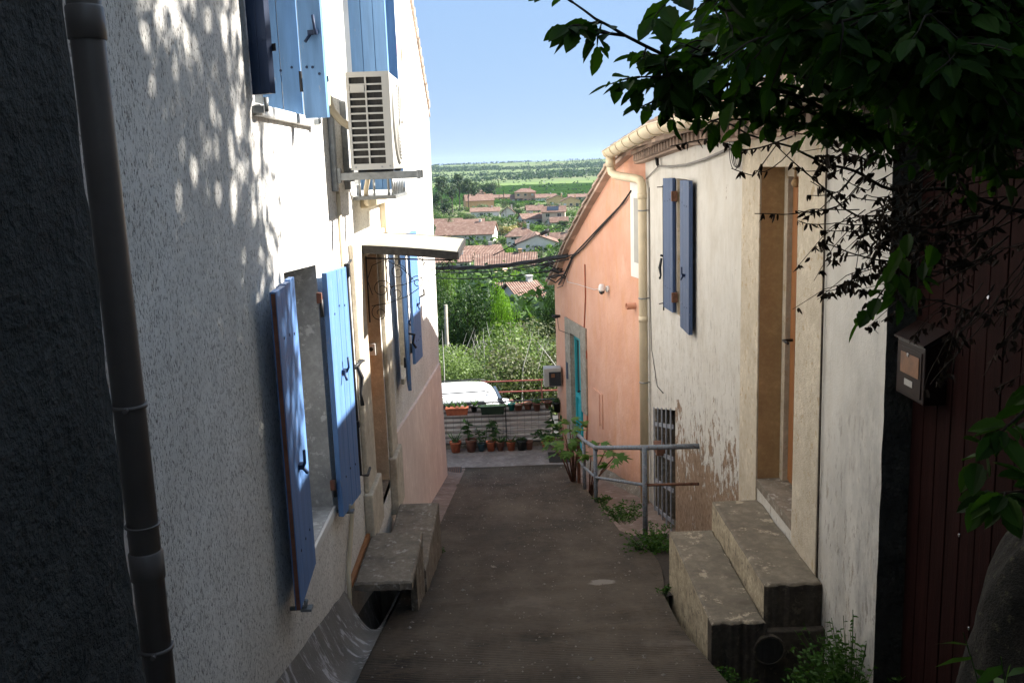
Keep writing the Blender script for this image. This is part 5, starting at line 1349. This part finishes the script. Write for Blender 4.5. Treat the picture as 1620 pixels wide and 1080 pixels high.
house(776, 806, 318, 313, 309, 'wall_orange', 'low orange roofed house behind the palm trees', wins=3)

# ------------------------------------------------------------------ village trees
GV = 'trees among the valley houses'
def tp(kind, mat, px, b, t, w, label, **k): return tree_px(kind, mat, px, b, t, w, label, group=GV, **k)
NEAR = [(800,425,'long orange awning house'),(842,470,'nearest white house'),(850,390,'white gabled house'),(825,380,'pyramid-roofed house'),(768,412,'grey striped-roof house'),(735,372,'wide striped roof'),
 (706,358,'brown roofed house'),(767,338,'white bungalow'),(804,340,'pointed-roof cottage'),(876,346,'solar panel house'),(845,352,'brown-roofed garage wing'),(832,312,'pink villa'),(864,316,'grey-roofed bungalow'),(881,320,'yellow gabled house'),
 (903,324,'ochre yellow house'),(760,325,'orange house by the pines'),(756,309,'highest white house'),(790,316,'low orange roof behind the palms'),(712,424,'white house by the awning tip')]
USED = set()
SZ = lambda h: 'small' if h < 15 else 'mid-sized' if h < 23 else 'tall'
def near_label(kind, px, b, t):
    d = sorted(((px-x)**2+(b-y)**2*2.5, x, y, n) for x, y, n in NEAR)
    for _, x, y, n in d[:4]:
        dx, dy = px-x, b-y
        side = ('left of' if dx < 0 else 'right of') if abs(dx) > abs(dy)*1.3 else ('in front of' if dy > 0 else 'behind')
        for q in ('%s %s %s the %s' % (SZ(b-t), kind, side, n), '%s %s close %s the %s' % (SZ(b-t), kind, 'by, '+side, n)):
            if q not in USED: USED.add(q); return q
    return q
ORD = ['leftmost','second from the left','third from the left','fourth from the left','fifth from the left','sixth from the left','seventh from the left','eighth from the left','ninth from the left','tenth from the left','eleventh from the left','twelfth from the left','thirteenth from the left','thirteenth from the right','twelfth from the right','eleventh from the right','tenth from the right','ninth from the right','eighth from the right','seventh from the right','sixth from the right','fifth from the right','fourth from the right','third from the right','second from the right','rightmost']
def order(n, i): return ORD[i] if i < n/2 else ORD[26-(n-i)]
for i, (px, b, t, w) in enumerate(((700,340,276,34),(716,338,288,30),(728,335,272,36),(742,335,280,30),(752,330,286,26))):
    tp('pine', 'pine', px, b, t, w, 'tall dark pine, %s of the five beside the white house corner' % order(5, i))
for px, b, t, w in ((690,342,300,30),(768,318,288,26),(778,318,286,24),(706,345,318,24)): tp('round', 'dark_tree', px, b, t, w, {690:'rounded dark tree touching the white house corner left of the pines',768:'rounded dark tree between the pines and the palm trio',778:'rounded dark tree just left of the palm trio',706:'short dark tree under the leftmost pine'}[px])
for px, b, t, o_ in ((783,318,287,'middle'),(790,320,285,'rightmost'),(776,317,290,'leftmost')): tp('palm', 'palm', px, b, t, 13, o_+' tall palm of the trio in front of the fields')
for px, b, t, o_ in ((796,348,314,'left'),(801,348,316,'right')): tp('palm', 'palm', px, b, t, 17, o_+' palm of the pair beside the white cottage')
tp('palm', 'palm', 712, 372, 338, 24, 'squat palm behind the striped roof')
for px, b, t, w in ((744,418,374,9),(752,424,398,7),(784,412,378,11),(703,345,322,7),(797,318,299,3)): tp('cypress', 'cyp', px, b, t, w*2.3, {744:'tall slender cypress just right of the awning tip',752:'shorter slim cypress beside the tall one at the awning tip',784:'dark cypress right of the grey striped-roof house',703:'slim cypress below the pines at the house corner',797:'tiny thin cypress right of the palm trio'}[px])
SP = [(692,350,328,18,'garden'),(700,352,335,16,'garden'),(730,345,332,14,'garden'),(756,338,322,30,'garden'),(765,340,322,30,'olive'),(778,342,326,30,'olive'),(790,354,338,26,'garden'),(745,352,338,22,'olive'),(737,352,336,18,'garden'),
 (760,356,342,26,'olive'),(772,360,344,28,'garden'),(785,360,347,24,'olive'),(812,352,336,16,'garden'),(820,345,330,18,'dark_tree'),(828,345,333,14,'garden'),(810,332,318,18,'dark_tree'),(822,330,318,20,'garden'),(838,330,320,18,'dark_tree'),
 (852,330,321,14,'garden'),(862,332,322,12,'dark_tree'),(885,334,320,18,'olive'),(893,345,332,20,'garden'),(880,365,352,20,'garden'),(865,368,355,18,'garden'),(850,368,355,22,'lime_tree'),(838,366,350,22,'garden'),(890,362,348,22,'dark_tree'),(905,345,330,16,'garden'),
 (800,372,352,30,'reed'),(812,370,352,26,'reed'),(792,368,352,20,'olive'),(826,364,348,16,'terra_bush'),(786,372,358,26,'olive'),(798,386,370,20,'garden'),(790,402,384,22,'garden'),(802,410,390,26,'lime_tree'),(770,404,388,22,'olive'),(812,412,396,26,'garden'),(838,418,396,22,'olive'),
 (855,412,396,16,'olive'),(868,402,384,14,'lime_tree'),(893,408,384,20,'garden'),(830,440,414,26,'olive'),(818,436,416,16,'olive'),(848,446,430,22,'lime_tree'),(862,440,420,22,'olive'),(878,440,418,22,'dark_tree'),(852,450,436,18,'garden'),(700,418,400,16,'garden'),(715,440,418,22,'dark_tree'),
 (776,440,424,16,'garden'),(704,330,312,20,'dark_tree'),(870,320,308,10,'garden'),(758,310,297,14,'garden'),(812,312,300,10,'garden'),(885,311,302,7,'garden'),(700,385,366,10,'garden'),(708,388,368,14,'terra_bush'),(722,392,374,8,'garden')]
M['terra_bush'] = leafmat('red_shrub_leaf', (.10,.06,.035), (.20,.13,.07), .2)
names = {'garden':'green','olive':'grey-green olive-like','dark_tree':'dark green','lime_tree':'fresh bright green','reed':'golden reedy','terra_bush':'reddish brown'}
for px, b, t, w, mt in SP:
    kd = 'bush' if mt in ('reed','garden','lime_tree','terra_bush') else 'round'
    tp(kd, mt, px, b, t, w*1.15, near_label(names[mt]+(' bush' if kd == 'bush' else ' tree'), px, b, t), name='shrub' if kd == 'bush' else 'broadleaf_tree')
# scattered low greenery between the houses and along the fields (too small to tell apart)
mb = MB(); random.seed(21)
for i in range(1400):
    y = 95*math.exp(random.random()*2.0); x = random.uniform(-.12, .16)*y; s = random.uniform(1.0, 2.8)
    c = (x, y, terr(x, y)+s*.3); clump(mb, c, s, 16, s*.55, (1.2,1,.7))
mb.build('garden_hedges', M['garden'], kind='stuff')
mb = MB()
for i in range(1900):
    y = 95*math.exp(random.random()*2.0); x = random.uniform(-.12, .16)*y; s = random.uniform(1.0, 3.0)
    clump(mb, (x, y, terr(x, y)+s*.35), s, 18, s*.5, (1.3,1,.8))
mb.build('valley_undergrowth', M['dark_tree'], kind='stuff')
mb = MB()
for i in range(7000):
    u = random.random(); y = 1250+2000*u**.8; x = random.uniform(-.10, .17)*y
    band = mnoise.noise(Vector((x*.0018, y*.0035, 7)))
    if band < .10 and random.random() > .06: continue
    s = random.uniform(2.5, 6); clump(mb, (x, y, terr(x, y)+s*.4), s, 9, s*.9, (1.3,1,.8))
for i in range(150):
    y = random.uniform(600, 1250); x = random.uniform(-.10,.15)*y; k = round((y+x*.22)/150)*150-x*.22
    s = random.uniform(1.5,4); clump(mb, (x, k, terr(x, k)+s*.3), s, 8, s, (1.5,1,.8))
mb.build('far_woods', M['dark_tree'], kind='stuff')
for i in range(26):
    px = 893+2.3*i+random.uniform(-1,1); h = random.uniform(7, 13); b = ony(px, 258, 2950); b.z = terr(b.x, b.y); tree('cypress', 'cyp', b, h, h*.9, 'tiny dark ridge-line cypress, %s in the distant row' % order(26, i), 'cypresses on the ridge', cat='tree')
# vineyard rows
mb = MB()
for r_ in range(60):
    y = 640+r_*9.5
    for i in range(46):
        x = -.11*y + i*.27*y/46; xx = x; yy = y - x*.22; 
        zA, zB = terr(xx, yy), terr(xx+.27*y/46, yy-.27*y/46*.22); hA, hB = [1.2+.5*mnoise.noise(Vector((q*.1, y, 0))) for q in (xx, xx+.27*y/46)]; xb, yb = xx+.27*y/46, yy-.27*y/46*.22
        mb.hexa([(xx,yy-.8,zA-.1),(xb,yb-.8,zB-.1),(xb,yb+.8,zB-.1),(xx,yy+.8,zA-.1),(xx,yy-.6,zA+hA),(xb,yb-.6,zB+hB),(xb,yb+.6,zB+hB),(xx,yy+.6,zA+hA)])
mb.build('vineyard_rows', M['lime_tree'], kind='stuff')
# distant blue hill
mb = MB(); mb.grid(lambda u, v: (-6000+14000*u, 9000+1800*v, -60+(70+75*max(0, math.sin(u*9+1.2))*math.sin(u*3.1)+25*mnoise.noise(Vector((u*9, 0, 0))))*math.sin(math.pi*min(1,v*1.2)*.5+.01)), 120, 6)
mb.build('hills', simple('far_hill_scrub', (.10,.13,.09), .9, .2, .002), kind='structure')

# ------------------------------------------------------------------ hillside trees and scrub close behind the road
random.seed(33)
GN = 'trees on the slope below the road'
for px, b, t, w, Y, mt, lb in ((705,570,436,75,46,'dark_tree','dark green tree at the left edge of the slope beside the house corner'),(742,565,428,96,40,'dark_tree','broad dark green tree below the cables'),
    (799,560,436,44,39,'lime_tree','bright lime green tree in the middle of the slope'),(722,570,470,80,42,'dark_tree','shadowy dark tree in front of the broad tree'),(772,575,500,70,40,'dark_tree','low dark tree at the foot of the lime green tree'),
    (700,440,405,50,70,'garden','mid green tree just under the awning tip'),(850,560,470,60,36,'dark_tree','black-green spiky tree against the pink house corner'),(876,520,440,50,34,'dark_tree','dark leafy tree touching the pink gable corner'),(822,560,500,46,40,'olive','greyish tree right of the lime green tree')):
    tree_px('round', mt, px, b, t, w*1.25, lb, Y=Y, group=GN, lod=5.0, variant=px)
for i in range(34):
    px = 688+(i % 17)*12.2+random.uniform(-4,4); Y = random.uniform(25, 30) if i < 17 else random.uniform(32, 40); b = ony(px, 600, Y); b.z = terr(b.x, b.y)
    top = ony(px, random.uniform(535, 575) if px < 800 else random.uniform(500, 560), Y)
    mt = random.choice(['scrub','scrub','scrub','scrub_dry']) if px < 830 else random.choice(['scrub_dry','scrub','scrub','olive'])
    h = max(1.0, min(3.4, top.z-b.z)); tree('bush', mt, b, h*1.15, h*1.3, ('pale dry' if mt == 'scrub_dry' else 'light green' if mt == 'scrub' else 'grey olive')+' shrub, %s in the %s row of scrub beyond the road' % (order(17, i % 17), 'front' if i < 17 else 'back'), 'shrubs behind the car', name='shrub', cat='shrub', lod=7, variant=i % 4)
mb = MB()
for i in range(2600):
    y = random.uniform(23.8, 60); x = random.uniform(-9, 12)*y/30; s = random.uniform(.25, .6)
    clump(mb, (x, y, terr(x, y)+s*.6), s, 26, .09, (1.2,1.2,1))
mb.build('scrub_undergrowth', M['scrub'], kind='stuff')
mb = MB()
for i in range(260):
    y = random.uniform(24, 38); x = random.uniform(-4, 5); z = terr(x, y); h = random.uniform(1.2, 3.0); d = Vector((random.uniform(-.5,.5), random.uniform(-.3,.3), 1)).normalized()
    mb.tube([(x, y, z), Vector((x, y, z))+d*h*.6, Vector((x, y, z))+d*h+Vector((random.uniform(-.3,.3),0,-.05))], [.018,.012,.004], 4, cap=False)
mb.build('dry_stems', M['grey_plastic'], kind='stuff')
mb = MB(); p = ony(706, 560, 33); p.z = terr(p.x, 33); q = ony(705, 482, 33); mb.tube([p, q], [.09,.06], 8); tag(mb.build('wooden_pole', M['stone']), 'thin pale pole standing in the scrub beside the white house corner', 'pole')

# ------------------------------------------------------------------ fig sapling and weeds
def figleaf(mb, base, d, s):
    d = Vector(d).normalized(); nrm = Vector((random.gauss(0,.4), random.gauss(0,.4)-.3, 1)).normalized(); side = d.cross(nrm).normalized(); up = side.cross(d)
    b = len(mb.v); prof = [(0,0),(-.22,.12),(-.48,.42),(-.30,.40),(-.20,.45),(-.36,.85),(-.17,.68),(-.08,.66),(0,1.1),(.08,.66),(.17,.68),(.36,.85),(.20,.45),(.30,.40),(.48,.42),(.22,.12)]
    pts = [Vector(base)+side*x*s+d*y*s-up*(abs(x)*.25+y*y*.25)*s for x, y in prof]; mb.v += [tuple(p) for p in pts]
    n = len(prof); mb.face([b]+[b+i for i in range(1, 9)]); mb.face([b]+[b+i for i in range(8, n)])
FG = empty('fig_sapling', (.86, 12.5, zr(12.5)), 'young fig plant with lobed leaves growing at the foot of the handrail', 'plant')
st = MB(); lf = MB()
for px, py, yy in ((878,690,12.6),(890,672,12.5),(905,680,12.4),(895,702,12.3),(915,700,12.2),(885,715,12.4),(900,664,12.6),(920,672,12.5),(872,705,12.7),(908,716,12.2),(958,712,11.2),(972,722,11.0),(948,700,11.3),(965,735,11.0),(935,720,11.6)):
    t = ony(px, py, yy); b = Vector((.84, 12.5, zr(12.5)-.1)) if px < 930 else Vector((.98, 11.7, zr(11.7)-.2)); m_ = (b+t)/2+Vector((0,0,.12))
    if px == 958: st.cut()
    st.tube([b, m_, t], [.014,.010,.005], 6)
    for k in range(5):
        d = rnd_dir(.1); figleaf(lf, t+d*.03, d, random.uniform(.11,.20))
st.build_split('stem', M['rust'], FG); lf.build('leaves', M['fig'], FG)
def weed(x, y, z, r, n, size, label, mat='weed', tall=.5):
    w_ = empty('weed', (x, y, z), label, 'weed'); st = MB(); lf = MB()
    for i in range(n):
        a = random.random()*6.28; q = r*math.sqrt(random.random()); b = Vector((x+q*math.cos(a)*.3, y+q*math.sin(a)*.3, z-.02)); t = Vector((x+q*math.cos(a), y+q*math.sin(a), z+random.uniform(.3,1)*tall*r*2*(1-.4*q/r)))
        m_ = (b+t)/2+Vector((0,0,.04)); st.tube([b, m_, t], .0018, 3, cap=False)
        for k in range(9):
            f = .2+.8*k/9; p = b+(t-b)*f+Vector((0,0,.04*math.sin(f*3.1))); blade(lf, p, rnd_dir(.4), size*random.uniform(.6,1.2), size*.42, .6, 2)
    st.build('stem', M[mat], w_); lf.build('leaves', M[mat], w_)
weed(1.13, 9.2, zr(9.2)-.02, .26, 60, .035, 'leafy weed tuft at the ramp edge behind the handrail corner post')
weed(1.18, 7.6, zr(7.6)-.04, .30, 90, .035, 'green weed tuft between the handrail corner post and the lower doorstep')
weed(1.45, 7.0, zr(7.0)-.04, .22, 50, .03, 'low green weed against the peeling wall behind the doorstep')
weed(1.02, 10.4, zr(10.4)-.03, .14, 26, .03, 'small weed at the foot of the middle rail post')
weed(1.0, 6.0, zr(6.0), .07, 10, .025, 'tiny sprout at the far corner of the lower doorstep')
weed(1.66, 4.30, zr(4.3)-.20, .34, 170, .035, 'bushy weed heap at the foot of the off-white wall corner', tall=.85)
weed(1.55, 4.30, zr(4.3)-.22, .30, 130, .032, 'low weed in front of the drain pipe mouth')
weed(1.09, 4.5, zr(4.5)-.20, .20, 60, .030, 'small weed at the edge of the ramp beside the pipe')
weed(1.66, 3.15, zr(3.2)-.02, .22, 30, .07, 'broad-leaved weed in front of the red gate', tall=1.2)
weed(1.42, 2.3, -.25, .25, 22, .09, 'nettle-like weed in front of the rough stone', tall=1.6)
weed(-.66, 7.72, zr(7.7), .06, 10, .02, 'tiny weed at the far corner of the left doorsteps')

NH = empty('added_shade_house', (8.5, -2, 0), 'tall house block added out of view to shade the near left wall', 'house')
mb = MB(); mb.box((6.3, -9, -2), (11, 4.75, 8.6)); mb.build('wall', M['worn'], NH)  # unseen block added to keep the sun off the near left wall
mb = MB(); mb.hexa([(6,-9.3,8.61),(11.3,-9.3,8.61),(11.3,4.95,8.61),(6,4.95,8.61),(8.6,-9.3,9.9),(8.7,-9.3,9.9),(8.7,4.95,9.9),(8.6,4.95,9.9)]); mb.build('roof', M['tile_old'], NH)
# ------------------------------------------------------------------ foreground elm
random.seed(5)
def leaf(mb, base, d, nrm, L, Wd):
    d = d.normalized(); side = d.cross(nrm).normalized(); up = side.cross(d); b = len(mb.v); n = 5
    rt = []; lt = []
    for i in range(1, 2*n):
        t = i/(2*n); w = Wd*.5*math.sin(math.pi*t**.85)**.8*(1.0 if i % 2 else .86); c = -.18*L*t*t
        off = -.02*L if i % 2 else .02*L
        rt.append(base+d*(L*t+off)+side*w+up*(c+w*.25)); lt.append(base+d*(L*t+off)-side*w+up*(c+w*.25))
    tip = base+d*L-up*.18*L
    mb.v += [tuple(base)]+[tuple(p) for p in rt]+[tuple(tip)]+[tuple(p) for p in lt]
    k = len(rt); mb.face([b]+[b+1+i for i in range(k)]+[b+1+k]); mb.face([b, b+1+k]+[b+2+k+i for i in reversed(range(k))])
EL = empty('elm_tree', (2.75, 1.2, .0), 'leafy elm overhanging the alley from the top right', 'tree')
br = MB(); lv = MB(); tr = MB()
tr.tube([(2.75,1.2,-1.0),(2.72,1.25,.8),(2.85,1.4,2.0),(2.7,1.6,3.0),(2.6,1.9,4.4)], [.17,.14,.12,.09,.05], 14)
tr.build('trunk', M['bark'], EL)
def twig(p, d, L, nl, ls):
    d = d.normalized(); pts = [p]; q = p.copy(); dd = d.copy()
    for i in range(4): dd = (dd+Vector((0,0,-.10))+Vector((random.gauss(0,.12),random.gauss(0,.12),random.gauss(0,.08)))).normalized(); q = q+dd*L/4; pts.append(q.copy())
    br.tube(pts, [.0028,.0024,.002,.0016,.001], 4, cap=False)
    for i in range(nl):
        f = (i+.6)/nl*4; k = min(int(f), 3); b = pts[k]+(pts[k+1]-pts[k])*(f-k); ax = (pts[k+1]-pts[k]).normalized()
        sd = ax.cross(Vector((0,0,1))).normalized()*(1 if i % 2 else -1)
        dl = (ax*.55+sd*.8+Vector((0,0,-.25))+Vector((random.gauss(0,.25),random.gauss(0,.25),random.gauss(0,.25)))).normalized()
        nr = (Vector((0,0,1))+Vector((random.gauss(0,.6),random.gauss(0,.6),0))).normalized(); l = ls*random.uniform(.5,1.2); leaf(lv, b+dl*.006, dl, nr, l, l*.58)
    dl = (pts[4]-pts[3]).normalized(); leaf(lv, pts[4], dl, Vector((random.gauss(0,.3),random.gauss(0,.3),1)).normalized(), ls, ls*.55)
def limb(path, r0, r1, tw, ls=.068, spread=.16, dens=1.0, nl=(4,8), skip=0):
    pts = [ony(px, py, y) for px, py, y in path]; full = []
    for a, b in zip(pts, pts[1:]):
        k = max(2, int((b-a).length/.05)); full += [a+(b-a)*i/k for i in range(k)]
    full.append(pts[-1]); N_ = len(full)
    full = [p+Vector((mnoise.noise(p*4), mnoise.noise(p*4+Vector((9,0,0))), mnoise.noise(p*4+Vector((0,9,0)))))*.02 for p in full]
    br.tube(full, [r0+(r1-r0)*i/(N_-1) for i in range(N_)], 6)
    for i in range(int(skip*N_), N_):
        for _ in range(2 if random.random() < dens-1 else 1):
            if random.random() > dens: continue
            ax = (full[min(i+1, N_-1)]-full[max(i-1, 0)]).normalized()
            d = (ax*.6+Vector((random.gauss(0,.6), random.gauss(0,.6), random.gauss(0,.5)))).normalized()
            twig(full[i], d, random.uniform(.5,1)*spread*tw, random.randint(*nl), ls)
    twig(full[-1], (full[-1]-full[-2]), spread*tw*.8, 5, ls)
limb([(1330,150,2.5),(1180,85,2.2),(1060,88,2.1),(985,60,2.05),(935,35,2.0),(900,8,2.0)], .008, .002, .55, .062, .16, .55, (3,5), .25)
limb([(985,60,2.05),(940,58,2.03),(912,48,2.0)], .004, .002, .4, .062, .12, .5, (3,5))
limb([(1400,60,2.5),(1260,10,2.2),(1150,20,2.15),(1090,-30,2.1)], .008, .003, 1, .065, .17, .9)
limb([(1400,220,2.6),(1250,150,2.3),(1130,125,2.15),(1060,115,2.1),(1015,118,2.1)], .008, .002, .6, .05, .14, 1.3, (4,8))
limb([(1400,230,2.6),(1260,170,2.35),(1150,150,2.2),(1080,148,2.15),(1045,150,2.1)], .008, .002, .55, .048, .13, 1.25, (4,8))
limb([(1380,200,2.6),(1280,200,2.4),(1200,190,2.3),(1140,185,2.25)], .005, .002, .5, .048, .12, 1.2, (4,8))
limb([(1380,140,2.6),(1280,150,2.4),(1180,120,2.3),(1120,140,2.25),(1080,135,2.2)], .005, .002, .6, .05, .15, 1.3, (4,8))
limb([(1300,60,2.5),(1180,55,2.3),(1120,70,2.2),(1090,90,2.15)], .006, .002, .8, .065, .18, 1.1)
for i in range(52):                                   # the dense mass to the right
    px0 = random.uniform(1480, 1760); py0 = random.uniform(-160, 260); y0 = random.uniform(2.0, 3.3)
    px1 = random.uniform(1150, 1560); py1 = random.uniform(-60, 40+ (px1-1150)*.42); y1 = random.uniform(1.8, 3.2)
    limb([(px0,py0,y0),((px0+px1)/2,(py0+py1)/2-20,(y0+y1)/2),(px1,py1,y1)], .007, .002, 1, random.choice([.045,.052,.062]), .18, 1.6, (6,10))
limb([(1700,560,2.0),(1640,640,2.0),(1575,690,2.0)], .006, .002, .6, .075, .14, .8)
limb([(1700,760,2.1),(1650,770,2.1),(1590,775,2.1)], .005, .002, .5, .075, .12, .7)
for px, py, y in ((1410,440,2.6),(1430,400,2.7),(1440,360,2.6),(1480,380,2.5)): twig(ony(px,py,y), Vector((-.4,0,-.8)), .14, 6, .075)
# heavy limbs from the trunk to the masses
for a, b in (((2.8,1.4,1.9),(1.9,2.4,2.3)),((2.7,1.6,2.9),(1.6,2.6,2.9)),((2.75,1.35,1.6),(1.95,2.7,1.75)),((2.65,1.7,3.2),(2.2,3.6,4.0)),((2.6,1.8,3.6),(3.6,1.2,4.6)),((2.6,1.8,3.4),(2.2,.2,4.4)),((2.6,1.9,4),(2.3,2.6,5))):
    a, b = Vector(a), Vector(b); m_ = (a+b)/2+Vector((0,0,.12)); br.tube([a, m_, b], [.05,.035,.015], 8)
br.build('branches', M['twig'], EL)
lv.build('leaves', M['elm_leaf'], EL)
# upper crown (out of the frame, shades the alley)
def proj(p):
    v = CM.transposed() @ (Vector(p)-ORG)
    if v.z > -.05: return None
    return 810+F*v.x/-v.z, 540-F*v.y/-v.z
cr = MB(); cnt = 0
CL = []
for i in range(130):
    d = Vector((random.gauss(0,1), random.gauss(0,1), random.gauss(0,1))).normalized()*random.random()**.4
    CL.append(Vector((2.7+1.5*d.x, 2.9+2.2*d.y, 3.5+1.2*d.z)))
for i in range(85): CL.append(Vector((random.uniform(1.9, 4.2), random.uniform(3.4, 4.95), random.uniform(2.9, 5.2))))
for i in range(45): CL.append(Vector((random.uniform(-.9, 3), random.uniform(-4.5, .4), random.uniform(2.5, 4.3))))  # unseen clusters added behind the camera to darken the near ramp
for c in CL:
    r = random.uniform(.28,.5)
    for k in range(75):
        p = c+Vector((random.gauss(0,1), random.gauss(0,1), random.gauss(0,.8)))*r*.6; q = proj(p)
        if q and -60 < q[0] < 1700 and -40 < q[1] < 1100 and not (q[0] > 1280 and q[1] < 150+(q[0]-1280)*.5): continue
        dl = rnd_dir(-.1); leaf(cr, p, dl, Vector((random.gauss(0,.5),random.gauss(0,.5),1)).normalized(), .10, .062)
cr.build('crown', M['elm_leaf'], EL)

# ------------------------------------------------------------------ dead vine
DV = empty('dead_vine', (1.8, 3.4, 1.4), 'withered vine with curled black leaves hanging across the off-white wall', 'vine')
st = MB(); dl_ = MB()
def dleaf(p, s):
    for k in range(random.randint(2, 5)):
        d = Vector((random.gauss(0,.45), random.gauss(0,.45), -1)).normalized(); blade(dl_, p+Vector((random.gauss(0,.006),random.gauss(0,.006),0)), d, s*random.uniform(.6,1.3), s*random.uniform(.25,.45), -.3, 3)
def vine(path, r=.004, dens=.5, sz=.028, sub=0, r2=.0015):
    pts = [ony(px, py, y) for px, py, y in path]; full = []
    for i in range(len(pts)-1):
        a, b = pts[i], pts[i+1]; k = max(2, int((b-a).length/.025)); full += [a+(b-a)*j/k for j in range(k)]
    full.append(pts[-1]); n = len(full); full = [p+Vector((0,0,1))*(mnoise.noise(p*5)*.05-.035*math.sin(math.pi*i/n))+Vector((1,0,0))*mnoise.noise(p*8+Vector((7,0,0)))*.03 for i, p in enumerate(full)]
    st.tube(full, [r+(r2-r)*i/(n-1) for i in range(n)], 5)
    for i in range(2, n):
        if random.random() < dens: dleaf(full[i], sz)
        if sub and random.random() < sub:
            d = Vector((random.uniform(-1,.2), random.uniform(-.4,.4), random.uniform(-.7,.3))).normalized(); L_ = random.uniform(.08,.25); q = [full[i], full[i]+d*L_*.5+Vector((0,0,.01)), full[i]+d*L_+Vector((0,0,-.02))]
            st.tube(q, [.0018,.0013,.0009], 4)
            for j in range(int(L_/.022)):
                if random.random() < .75: dleaf(q[0]+(q[2]-q[0])*random.random(), sz)
vine([(1640,330,3.0),(1500,300,3.0),(1400,275,3.0),(1320,245,3.0),(1250,215,3.0),(1190,208,3.0),(1130,190,3.0),(1060,155,2.9)], .008, .10, .026, .0)
vine([(1250,215,3.0),(1180,225,2.95),(1120,215,2.9),(1065,222,2.9)], .003, .75, .028)
vine([(1230,225,3.0),(1190,262,3.0),(1150,275,3.0)], .002, .6, .026)
vine([(1260,222,3.0),(1215,250,3.0),(1195,262,3.0)], .002, .5, .022)
vine([(1560,350,3.0),(1450,345,3.0),(1375,330,3.0),(1330,310,3.0),(1290,270,3.0),(1215,215,3.0)], .006, .12, .026, .15)
vine([(1350,325,3.0),(1290,315,3.0),(1240,328,3.0),(1200,332,3.0)], .002, .18, .026)
vine([(1360,325,3.0),(1310,335,3.0),(1270,345,3.0)], .002, .6, .026)
vine([(1400,340,3.0),(1330,345,3.0),(1300,360,3.0)], .002, .5, .028)
vine([(1480,430,2.9),(1400,400,2.9),(1340,398,2.9),(1285,392,2.9)], .004, .55, .030)
vine([(1500,380,2.9),(1420,350,2.9),(1370,345,2.9),(1330,365,2.9)], .003, .5, .028, .3)
vine([(1500,420,2.9),(1430,410,2.9),(1380,435,2.9),(1350,445,2.9)], .003, .55, .030)
vine([(1500,470,2.9),(1440,460,2.9),(1400,480,2.9),(1370,488,2.9)], .003, .5, .028)
vine([(1560,500,2.8),(1480,470,2.8),(1420,500,2.8),(1400,515,2.8)], .003, .4, .028, .1)
for i in range(34):
    x0 = random.uniform(1400, 1640); y0 = random.uniform(180, 420); d = random.uniform(2.6, 3.2)
    vine([(x0+60, y0-20, d),(x0, y0, d),(x0-random.uniform(40,110), y0+random.uniform(-10,70), d)], .003, .5, .03, .12)
for i in range(26):
    x0 = random.uniform(1290, 1440); y0 = random.uniform(180, 330); d = 3.0
    vine([(x0+40, y0-20, d),(x0, y0, d),(x0-random.uniform(20,60), y0+random.uniform(-10,40), d)], .002, .6, .026)
for i in range(20):
    x0 = random.uniform(1480, 1640); y0 = random.uniform(420, 560); d = random.uniform(2.5, 3.1)
    vine([(x0+40, y0-40, d),(x0, y0, d),(x0-random.uniform(0,50), y0+random.uniform(20,90), d)], .002, .5, .028)
st.build('stems', M['twig'], DV); dl_.build('leaves', M['dead_leaf'], DV)

# ------------------------------------------------------------------ haze
hz = MB(); hz.box((-5200, -60, -160), (9500, 12500, 130))
hm = bpy.data.materials.new('thin_air'); hm.use_nodes = True; hn = hm.node_tree.nodes; hn.remove(hn['Principled BSDF'])
pv = hn.new('ShaderNodeVolumePrincipled'); pv.inputs['Density'].default_value = .000045; pv.inputs['Color'].default_value = (.55,.72,1,1); pv.inputs['Anisotropy'].default_value = .2
hm.node_tree.links.new(pv.outputs[0], hn['Material Output'].inputs['Volume'])
hz.build('haze', hm, kind='stuff')
